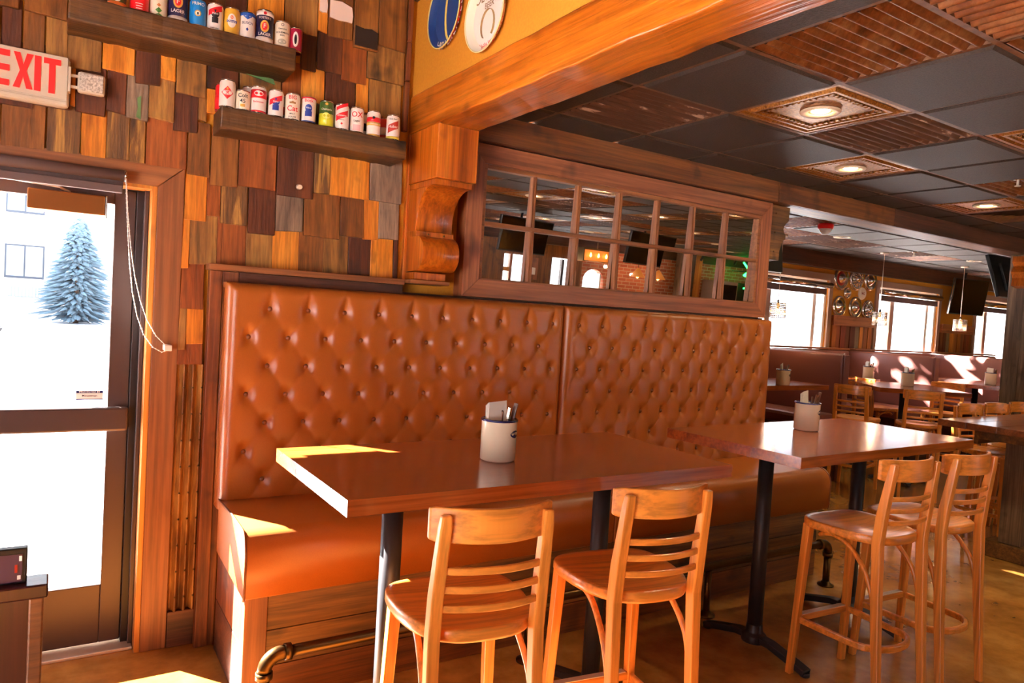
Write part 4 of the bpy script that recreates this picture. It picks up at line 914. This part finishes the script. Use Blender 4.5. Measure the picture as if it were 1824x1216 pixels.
# ------------------------------------------------------------------ far room: booths
bt_i = ['first', 'second', 'third']
prev = 4.6
for k, (xd, yn) in enumerate(((7.21, 4.58), (9.21, 4.64), (11.34, 4.72))):
    t = thing('booth_bench', ['plum vinyl booth divider behind the left far table', 'plum vinyl booth divider behind the middle far table', 'plum vinyl booth divider nearest the right pillar'][k], 'booth', (xd, 0, 0), 0, 'vinyl booths under the far windows')
    pts = [(.0, .70), (-.02, 1.30), (.0, 1.375), (.045, 1.395), (.09, 1.375), (.1, 1.30), (.1, .70)]
    MB().prism([(a, c) for a, c in pts], 1, yn+.02, 5.915, True).build('back_cushion', 'booth_vinyl', t, .012, 3)
    MB().tube([(.0, yn+.025, .72), (-.018, yn+.025, 1.30), (.0, yn+.025, 1.37), (.045, yn+.025, 1.392)], .008, 8).build('piping', 'booth_vinyl', t)
    bx('end_panel', 'booth_vinyl', t, .0, .1, yn, yn+.02, 0, 1.38, bev=.006)
    bx('seat', 'booth_vinyl', t, -.5, 0, yn+.05, 5.9, .6, .735, bev=.04); bx('seat_base', 'frieze_dark', t, -.46, .1, yn+.02, 5.915, 0, .6)
    bx('wall_back_cushion', 'booth_vinyl', t, prev-xd, -.021, 5.765, 5.915, .735, 1.385, bev=.03)
    bx('wall_ledge', 'casing_h', t, prev-xd, 0, 5.78, 5.918, 1.39, 1.415, bev=.004)
    bx('wall_seat', 'booth_vinyl', t, prev-xd+.02, -.51, 5.36, 5.779, .6, .73, bev=.04)
    prev = xd+.12
gt = thing('booth_bench', 'plum vinyl booth half hidden behind the right pillar', 'booth', (13.4, 0, 0), 0, 'vinyl booths under the far windows')
bx('wall_back_cushion', 'booth_vinyl', gt, prev-13.4, 0, 5.765, 5.915, .735, 1.385, bev=.03); bx('wall_seat', 'booth_vinyl', gt, prev-13.38, 0, 5.36, 5.779, 0, .73, bev=.04); bx('wall_ledge', 'casing_h', gt, prev-13.4, 0, 5.78, 5.918, 1.39, 1.415, bev=.004)
# far tables
table('far table half hidden behind the tufted banquette end', (6.02, 4.78), 0, 1.46, .68, (.0,), 'x')
table('far table set askew in the middle of the opening', (8.02, 4.36), R(-38), .92, 1.03, (0,), 'x')
table('far booth table behind the askew middle table', (8.2, 5.24), 0, 1.0, .42, (-.1,), 'y')
table('far table set askew before the right pillar', (10.35, 4.68), R(20), 1.25, 1.0, (0,), 'x')
crock(6.08, 4.50, 1.07, R(20), 'on the far table half hidden by the banquette', 2, 2)
crock(8.03, 4.33, 1.07, R(40), 'on the askew middle far table', 3, 2)
crock(8.60, 5.13, 1.07, R(20), 'on the booth table behind the askew middle one', 4, 2)
crock(10.2, 4.44, 1.07, R(40), 'on the far table before the right pillar', 5, 2)
g2 = 'beech bar stools at the far tables'; g3 = 'beech bar stools pushed in at the rustic counter'
def face(dx, dy): return math.atan2(-dx, dy)
stool(7.08, 4.32, face(.97, .25), 'far beech bar stool at the left corner of the askew middle table', g2)
stool(8.47, 4.92, face(.9, -.35), 'far beech bar stool behind the askew middle table', g2)
stool(7.46, 3.87, face(.83, .56), 'far beech bar stool in front of the askew middle table, back turned', g2)
stool(8.93, 4.38, face(-1, -.25), 'far beech bar stool right of the askew middle table', g2)
stool(9.36, 3.9, face(.6, .8), 'far beech bar stool in front of the table before the pillar', g2)
for k, (x, lab) in enumerate(((6.37, 'beech bar stool pushed in at the counter corner, leftmost of three'), (6.82, 'beech bar stool pushed in at the counter, middle of three'), (7.27, 'beech bar stool pushed in at the counter, rightmost of three'))):
    stool(x, 2.72, R(180), lab, g3)
# rustic counter on the right
ct = thing('rustic_counter', 'rustic plank counter with dark top and timber legs at the right edge', 'counter')
ny = 5
for k in range(ny):
    bx('top_plank', 'counter_top', ct, 5.6+random.uniform(-.006, .006), 8.2, 2.77-(k+1)*.2+.002, 2.77-k*.2-.002, .972, 1.02, bev=.004)
bx('apron', 'base_plank', ct, 5.75, 8.1, 2.55, 2.58, .86, .972, bev=.003); bx('apron', 'base_plank', ct, 5.75, 5.79, 1.85, 2.549, .9, .972, bev=.003)
for y0 in (2.33, 1.9):
    bx('leg_post', 'rustic_gray', ct, 6.02, 6.16, y0, y0+.15, .12, .972, bev=.006)
bx('plinth_beam', 'base_plank', ct, 5.99, 6.2, 1.8, 2.575, 0, .119, bev=.008)
# hubcaps on the far wall
def hubcap(x, z, r_, lab, kind):
    t = thing('hubcap', lab, 'hubcap', (x, YF-.002, z), 0, 'hubcaps on the far wall')
    MB().lathe([(r_, 0), (r_, -.012), (r_*.9, -.03), (r_*.8, -.026), (r_*.62, -.012), (r_*.42, -.022), (r_*.3, -.05), (r_*.12, -.06), (.001, -.061)] if kind != 'flat' else [(r_, 0), (r_, -.01), (r_*.9, -.022), (.001, -.024)], (0, 0, 0), 32, 1).build('disc', 'hub_white' if kind == 'flat' else 'chrome', t)
    if kind == 'red': MB().lathe([(r_*.6, -.0135), (r_*.42, -.0235), (r_*.4, -.0235)], (0, 0, 0), 28, 1, True, False).build('red_ring', 'hub_red', t)
    if kind == 'spoke':
        for k in range(16):
            a = 2*PI*k/16; MB().tube([(r_*.3*math.cos(a), -.05, r_*.3*math.sin(a)), (r_*.78*math.cos(a), -.028, r_*.78*math.sin(a))], .005, 5).build('spoke', 'chrome', t)
    if kind == 'dot': MB().lathe([(r_*.12, -.059), (r_*.1, -.066), (.001, -.068)], (0, 0, 0), 14, 1).build('red_centre', 'hub_red', t)
    if kind == 'flat': lettering(t, 'MG', .05, 'hub_red', facing_y(0, -.0255, 0))
hubcap(9.12, 2.37, .165, 'chrome hubcap with a red ring, top left of the wall group', 'red')
hubcap(9.48, 2.39, .165, 'wire spoked chrome hubcap in the top row', 'spoke')
hubcap(9.82, 2.39, .15, 'chrome hubcap at the top right beside the window', 'plain')
hubcap(9.28, 2.18, .08, 'small plain chrome hubcap in the middle of the group', 'plain')
hubcap(9.645, 2.195, .088, 'round cream disc with red letters among the hubcaps', 'flat')
hubcap(9.12, 1.985, .15, 'plain chrome hubcap at the bottom left of the group', 'plain')
hubcap(9.5, 1.99, .155, 'chrome hubcap with red centre in the bottom row', 'dot')
hubcap(9.81, 1.97, .145, 'ribbed chrome hubcap at the bottom right behind the pendant', 'spoke')
# pendants
pend_l = bpy.data.lights.new('pendant_lamp', 'POINT'); pend_l.energy = 4; pend_l.color = (1, .6, .3); pend_l.shadow_soft_size = .03
for k, x in enumerate((6.87, 8.9, 10.94)):
    t = thing('pendant_lamp', ['perforated metal pendant hanging by the banquette end', 'perforated metal pendant hanging before the hubcaps', 'perforated metal pendant hanging before the wall television'][k], 'lamp', (x, 5.22, 1.83), 0, 'pendants over the far booths')
    MB().tube([(0, 0, .12), (0, 0, ZC-1.83)], .004, 6).build('cord', 'alu', t)
    MB().lathe([(.001, ZC-1.83-.03), (.05, ZC-1.83-.025), (.055, ZC-1.83-.004)], n=16).build('ceiling_rose', 'alu', t)
    MB().tube([(0, 0, .02), (0, 0, .12)], [.018, .012], 10).build('socket', 'chrome', t)
    b = MB(); n = 26
    for r_i in range(9):
        z = -.08+r_i*.02; b.tube([(.085*math.cos(2*PI*i/24), .085*math.sin(2*PI*i/24), z) for i in range(24)], .0032, 5, True)
    for i in range(n):
        a = 2*PI*i/n; b.tube([(.085*math.cos(a), .085*math.sin(a), -.08), (.085*math.cos(a+.5), .085*math.sin(a+.5), .08)], .003, 5)
    b.build('mesh_shade', 'steel', t)
    MB().lathe([(.001, -.045), (.022, -.03), (.026, 0), (.014, .02)], n=16).build('bulb', 'bulb', t)
    l = bpy.data.objects.new('pendant_glow', pend_l); COL.objects.link(l); l.parent = t; l.location = (0, 0, -.06)
# televisions
def tv(lab, c, rz, tilt, wd, hh_, mount=True):
    t = thing('television', lab, 'television', c, rz); t.rotation_euler.x = tilt
    bx('bezel', 'black', t, -wd/2, wd/2, -.02, .02, -hh_/2, hh_/2, bev=.006); bx('screen', 'screen', t, -wd/2+.015, wd/2-.015, -.0215, -.019, -hh_/2+.02, hh_/2-.015)
    bx('edge_strip', 'steel', t, -wd/2-.003, -wd/2, -.018, .0, -hh_/2, hh_/2)
    bx('rear_box', 'black', t, -wd*.3, wd*.3, .02, .05, -hh_*.35, hh_*.3, bev=.006)
    if mount: MB().tube([(0, .05, .05), (0, .12, .2), (0, .12, hh_/2+.1)], .018, 8).build('mount_arm', 'black_metal', t)
    return t
tv('black television on the far wall between two windows', (12.05, 5.66, 2.30), R(-14), R(8), .72, .56, True)
tv('black television half hidden behind the corbel at the mirror wall end', (4.62, 3.86, 2.33), R(180), R(6), .86, .5)
tv('black television seen from behind next to the right pillar', (8.98, 3.80, 2.34), R(180), R(17), .84, .48)
tv('black television hung from the ceiling, seen left in the mirror', (5.5, -1.5, 2.36), R(163), R(9), 1.12, .48)
tv('black television hung from the ceiling, seen in the middle of the mirror', (7.85, -1.5, 2.40), R(163), R(9), 1.2, .5)
# ------------------------------------------------------------------ things only the mirror shows
t = thing('neon_sign', 'green neon sign seen at the right of the mirror', 'sign', (13.72, -4.6, 2.28)); 
MB().tube(smooth_path([(-.2, 0, .3), (0, 0, .12), (-.15, 0, 0), (.1, 0, -.02), (.05, 0, -.25), (-.1, 0, -.3)], 5), .02, 8).build('neon_tube', 'neon', t)
MB().tube([(0, 0, .1), (0, -.9, .1)], .01, 6).build('bracket', 'black', t)
t = thing('lantern_chandelier', 'long amber box chandelier with candle bulbs seen in the mirror', 'lamp', (9.0, -4.1, 2.32))
bx('panel', 'lantern', t, -.42, .42, -.12, -.11, -.13, .13)
for a in ((-.42, -.4, -.12, .12, -.13, .13), (.4, .42, -.12, .12, -.13, .13), (-.4, .4, .1, .12, -.13, -.115), (-.4, .4, .1, .12, .115, .13)): bx('frame_bar', 'pipe', t, *a)
MB().tube([(0, 0, .1), (0, 0, .363)], .012, 8).build('rod', 'pipe', t); bx('bar', 'pipe', t, -.42, .42, -.012, .012, .1, .12)
for k in range(4): MB().lathe([(.001, -.04), (.022, -.02), (.018, .02), (.002, .05)], (-.3+k*.2, -.06, 0), 12).build('bulb', 'bulb', t)
lb = bpy.data.objects.new('chandelier_glow', pend_l); COL.objects.link(lb); lb.parent = t; lb.location = (0, .3, -.2)
for k, x in enumerate((10.45, 11.15)):
    t = thing('cone_pendant', 'amber cone pendant before the brick wall in the mirror', 'lamp', (x, -4.5, 2.05), 0, 'cone pendants in the mirror')
    MB().lathe([(.17, -.06), (.05, .1), (.02, .14)], n=20).build('cone', 'lantern', t); MB().tube([(0, 0, .1), (0, 0, ZC-2.05)], .006, 6).build('cord', 'black', t)
    MB().lathe([(.001, -.09), (.03, -.06), (.02, -.02)], n=12).build('bulb', 'bulb', t); l = bpy.data.objects.new('cone_glow', pend_l); COL.objects.link(l); l.parent = t; l.location = (0, -.2, -.02)
for k, x in enumerate((10.9, 12.3, 13.2)):
    sp = bpy.data.lights.new('brick_spot', 'SPOT'); sp.energy = 80; sp.color = (1, .66, .36); sp.spot_size = R(70); sp.spot_blend = .8
    t = thing('track_spot', 'black ceiling spotlight aimed at the brick wall', 'lamp', (x, -4.55, 2.6), 0, 'spotlights before the brick wall')
    MB().tube([(0, 0, .08), (0, 0, 0), (0, -.05, -.09)], .028, 10).build('barrel', 'black', t)
    l = bpy.data.objects.new('brick_spot', sp); COL.objects.link(l); l.parent = t; l.location = (0, -.06, -.1); l.rotation_euler = Vector((0, -.5, -.6)).to_track_quat('-Z', 'Y').to_euler()
p = thing('timber_post', 'tall timber post before the brick wall in the mirror', 'pillar', (12.0, -4.75, 0)); bx('plank', 'rustic_gray', p, 0, .2, -.1, .1, 0, 2.66); bx('plank', 'jamb', p, .202, .42, -.1, .1, 0, 2.66)
p = thing('arcade_cabinet', 'grey screen cabinet before the brick wall in the mirror', 'screen', (13.0, -4.7, 0)); bx('body', 'alu', p, -.25, .3, -.2, .2, 0, 2.1); bx('screen', 'screen', p, -.2, .26, .2, .215, 1.5, 2.02)
tag(bx('dark_panel', 'black', None, 13.45, 14.0, -4.9, -4.8, 1.2, 2.1, bev=.01), 'dark monitor back beside the grey cabinet in the mirror', 'screen')
p = thing('framed_picture', 'small framed picture between rear windows in the mirror', 'picture', (8.16, -5.09, 1.95)); bx('frame', 'frame_brown_v', p, -.13, .13, 0, .02, -.22, .22, bev=.004); bx('print', 'napkin', p, -.07, .07, .02, .024, -.12, .02)
# ------------------------------------------------------------------ host stand at the lower left
h_ = thing('host_stand', 'shade darkened red wood host stand cut off by the lower left corner', 'stand', (0, 1.45, 0))
bx('front_panel', 'stand_wood', h_, -.58, -.005, .012, .032, 0, 1.068, bev=.002); bx('corner_post', 'frieze_brown', h_, -.024, -.002, .006, .05, 0, 1.07, bev=.003); bx('corner_post', 'frieze_brown', h_, -.6, -.575, .006, .05, 0, 1.07, bev=.003)
bx('side_panel', 'stand_wood', h_, -.6, -.58, .05, .35, 0, 1.0); bx('top_ledge', 'stand_wood', h_, -.62, .004, 0, .06, 1.07, 1.094, bev=.003); bx('inner_shelf', 'stand_wood', h_, -.58, -.03, .06, .35, .6, .62)
cd_ = thing('card_holder', 'small dark card holder with a colour picture on the host stand', 'card holder', (-.2, 1.476, 1.094))
bx('case', 'black', cd_, -.18, .172, -.006, .012, 0, .062, bev=.002)
pic = base('print_dark', (60, 30, 54), .3); bx('print', 'print_dark', cd_, -.172, .165, -.0068, -.006, .004, .052)
bx('print_figure', 'hub_red', cd_, .154, .158, -.0074, -.0068, .02, .034); bx('print_figure', 'paint_white', cd_, .158, .163, -.0074, -.0068, .008, .015); bx('print_figure', 'napkin', cd_, .160, .164, -.0074, -.0068, .04, .049)
# ------------------------------------------------------------------ outdoors
gr = MB().box(-120, 120, 3.75, 3.76, -.5, -.06)
sn = MB().grid(lambda u, v: (-110+220*u, 3.745+v*120 if v else 3.745, -.05 + (0 if v < .05 else .25*math.sin(u*60+v*30)*.3)), 60, 40)
struct(sn.build('ground_snow', 'snow'), 'sunlit snowy ground outside'); struct(MB().add([(-110, -70, -.06), (-2.06, -70, -.06), (-2.06, 3.745, -.06), (-110, 3.745, -.06)], [(0, 1, 2, 3)]).build('ground_side', 'snow'))
struct(MB().add([(-2.06, -70, -.06), (110, -70, -.06), (110, -5.26, -.06), (-2.06, -5.26, -.06)], [(0, 1, 2, 3)]).build('ground_rear', 'snow'))
bd = thing('apartment_building', 'cream apartment building across the snowy lot', 'building', (0, 46, 0))
k_ = 46/40
bx('wall', 'siding', bd, -26, 9, 0, 8, -.1, 9)
def ap(u0, v0, u1, v1): a = at(u0, v0, 1, 46); c = at(u1, v1, 1, 46); return a.x, c.x, c.z, a.z
for (u0, v0, u1, v1) in ((9, 433, 78, 498), (12, 320, 80, 384), (-110, 425, -40, 490), (-108, 312, -38, 376)):
    xa, xb_, za, zb_ = ap(u0, v0, u1, v1); wn = bx('window', 'win_frame_dark', bd, xa, xb_, -.06, 0, za, zb_); xm = (xa+xb_)/2
    bx('pane', 'win_gray', wn, xa+.08, xm-.04, -.075, -.06, za+.12, zb_-.08); bx('pane', 'win_light', wn, xm+.04, xb_-.08, -.075, -.06, za+.12, zb_-.08)
for (u0, v0, u1, v1) in ((15, 509, 70, 530), (17, 392, 72, 413), (-104, 500, -46, 521)):
    xa, xb_, za, zb_ = ap(u0, v0, u1, v1); wn = bx('grille', 'win_gray', bd, xa, xb_, -.08, 0, za, zb_)
    for q in range(9): bx('slat', 'grille', wn, xa+(xb_-xa)*(q+.15)/9, xa+(xb_-xa)*(q+.7)/9, -.11, -.08, za+.04, zb_-.04)
    bx('sill', 'win_light', wn, xa-.1, xb_+.1, -.12, -.04, za-.14, za-.02)
bt2 = thing('blue_spruce', 'snowy blue spruce seen through the entry door', 'tree', (.78, 38, -.05))
MB().tube([(0, 0, 0), (0, 0, 4.9)], [.12, .02], 8).build('trunk', 'bark', bt2)
b = MB()
for q in range(1900):
    f_ = random.random()**.75; z = .15+4.75*f_; rmax = (1.95*(1-f_)**.72+.05)*random.uniform(.45, 1.05); a = random.uniform(0, 2*PI)
    ca, sa = math.cos(a), math.sin(a); w_ = .10+.05*random.random(); dz = -.10*rmax
    r0 = rmax*.35
    P0 = (ca*r0, sa*r0, z+.1); P1 = (ca*rmax, sa*rmax, z+dz+random.uniform(-.05, .05))
    sx, sy = -sa*w_, ca*w_
    mx_, my_, mz_ = [(P0[i]+P1[i])/2 for i in range(3)]
    b.add([P0, (mx_+sx, my_+sy, mz_-.02), P1, (mx_-sx, my_-sy, mz_-.02), (mx_, my_, mz_+.06), (mx_, my_, mz_-.05)], [(0, 1, 4), (1, 2, 4), (2, 3, 4), (3, 0, 4), (1, 0, 5), (2, 1, 5), (3, 2, 5), (0, 3, 5)])
fo = b.build('foliage', 'needle', bt2); fo['kind'] = 'stuff'
car = thing('parked_car', 'pale parked car cut off at the left edge outside', 'car', (-3.05, 27, -.03))
MB().prism([(-2.2, .3), (2.1, .3), (2.2, .6), (2.0, .9), (1.1, 1.0), (.5, 1.45), (-.9, 1.5), (-1.6, 1.05), (-2.2, .95)], 1, -.85, .85).build('body', 'car_paint', car, .12, 3)
MB().prism([(1.0, 1.02), (.48, 1.38), (-.85, 1.42), (-1.4, 1.05)], 1, -.86, .86).build('windows', 'car_glass', car)
for x in (-1.35, 1.35):
    for y in (-.8, .8):
        wh = MB().lathe([(.001, -.1), (.2, -.1), (.33, -.09), (.33, .09), (.2, .1), (.001, .1)], (x, y, .33), 24, 1).build('wheel', 'tyre', car)
# trees and daylight beyond the far windows
tr = thing('bare_tree', 'bare tan tree trunk outside the middle far window', 'tree', (14.6, 9.5, -.1)); tb = base('birch', (196, 156, 116), .9)
MB().tube([(0, 0, 0), (.05, .03, 1.2), (-.03, 0, 2.2), (.1, 0, 4)], [.16, .13, .11, .06], 10).build('trunk', 'birch', tr)
for q in range(8): MB().tube([(0, 0, 1.4+q*.3), (.4*math.cos(q*2.2), .4*math.sin(q*2.2), 1.75+q*.3), (.75*math.cos(q*2.2), .7*math.sin(q*2.2), 1.8+q*.33)], [.03, .02, .006], 6).build('branch', 'birch', tr)

for q, (x, y, lab) in enumerate(((4.7, 10.3, 'left of the three'), (7.75, 10.4, 'middle of the three'), (10.8, 10.2, 'right of the three'))):  # trees out of view, added in the sun's path to dapple the booths
    tr = thing('shade_tree', 'sparse unseen evergreen added to shade the far windows, ' + lab, 'tree', (x, y, -.1), 0, 'evergreens added outside to shade the far windows')
    MB().tube([(0, 0, 0), (0, 0, 6.5)], [.16, .03], 8).build('trunk', 'bark', tr)
    b = MB()
    for k in range(560 if q == 0 else 430):
        a = random.uniform(0, 2*PI); r0 = 1.3*math.sqrt(random.random()); z = random.uniform(2.6, 6.6); l_ = random.uniform(.25, .5); c_ = random.uniform(0, 2*PI); wv = random.uniform(.07, .14)
        px, py = r0*math.cos(a), r0*math.sin(a); dx, dy = l_*math.cos(c_), l_*math.sin(c_); nx, ny = -math.sin(c_)*wv, math.cos(c_)*wv
        b.add([(px, py, z), (px+dx/2+nx, py+dy/2+ny, z-.05), (px+dx, py+dy, z-.15), (px+dx/2-nx, py+dy/2-ny, z-.05), (px+dx/2, py+dy/2, z+.07)], [(0, 1, 4), (1, 2, 4), (2, 3, 4), (3, 0, 4), (3, 2, 1, 0)])
    fo = b.build('foliage', 'needle', tr); fo['kind'] = 'stuff'
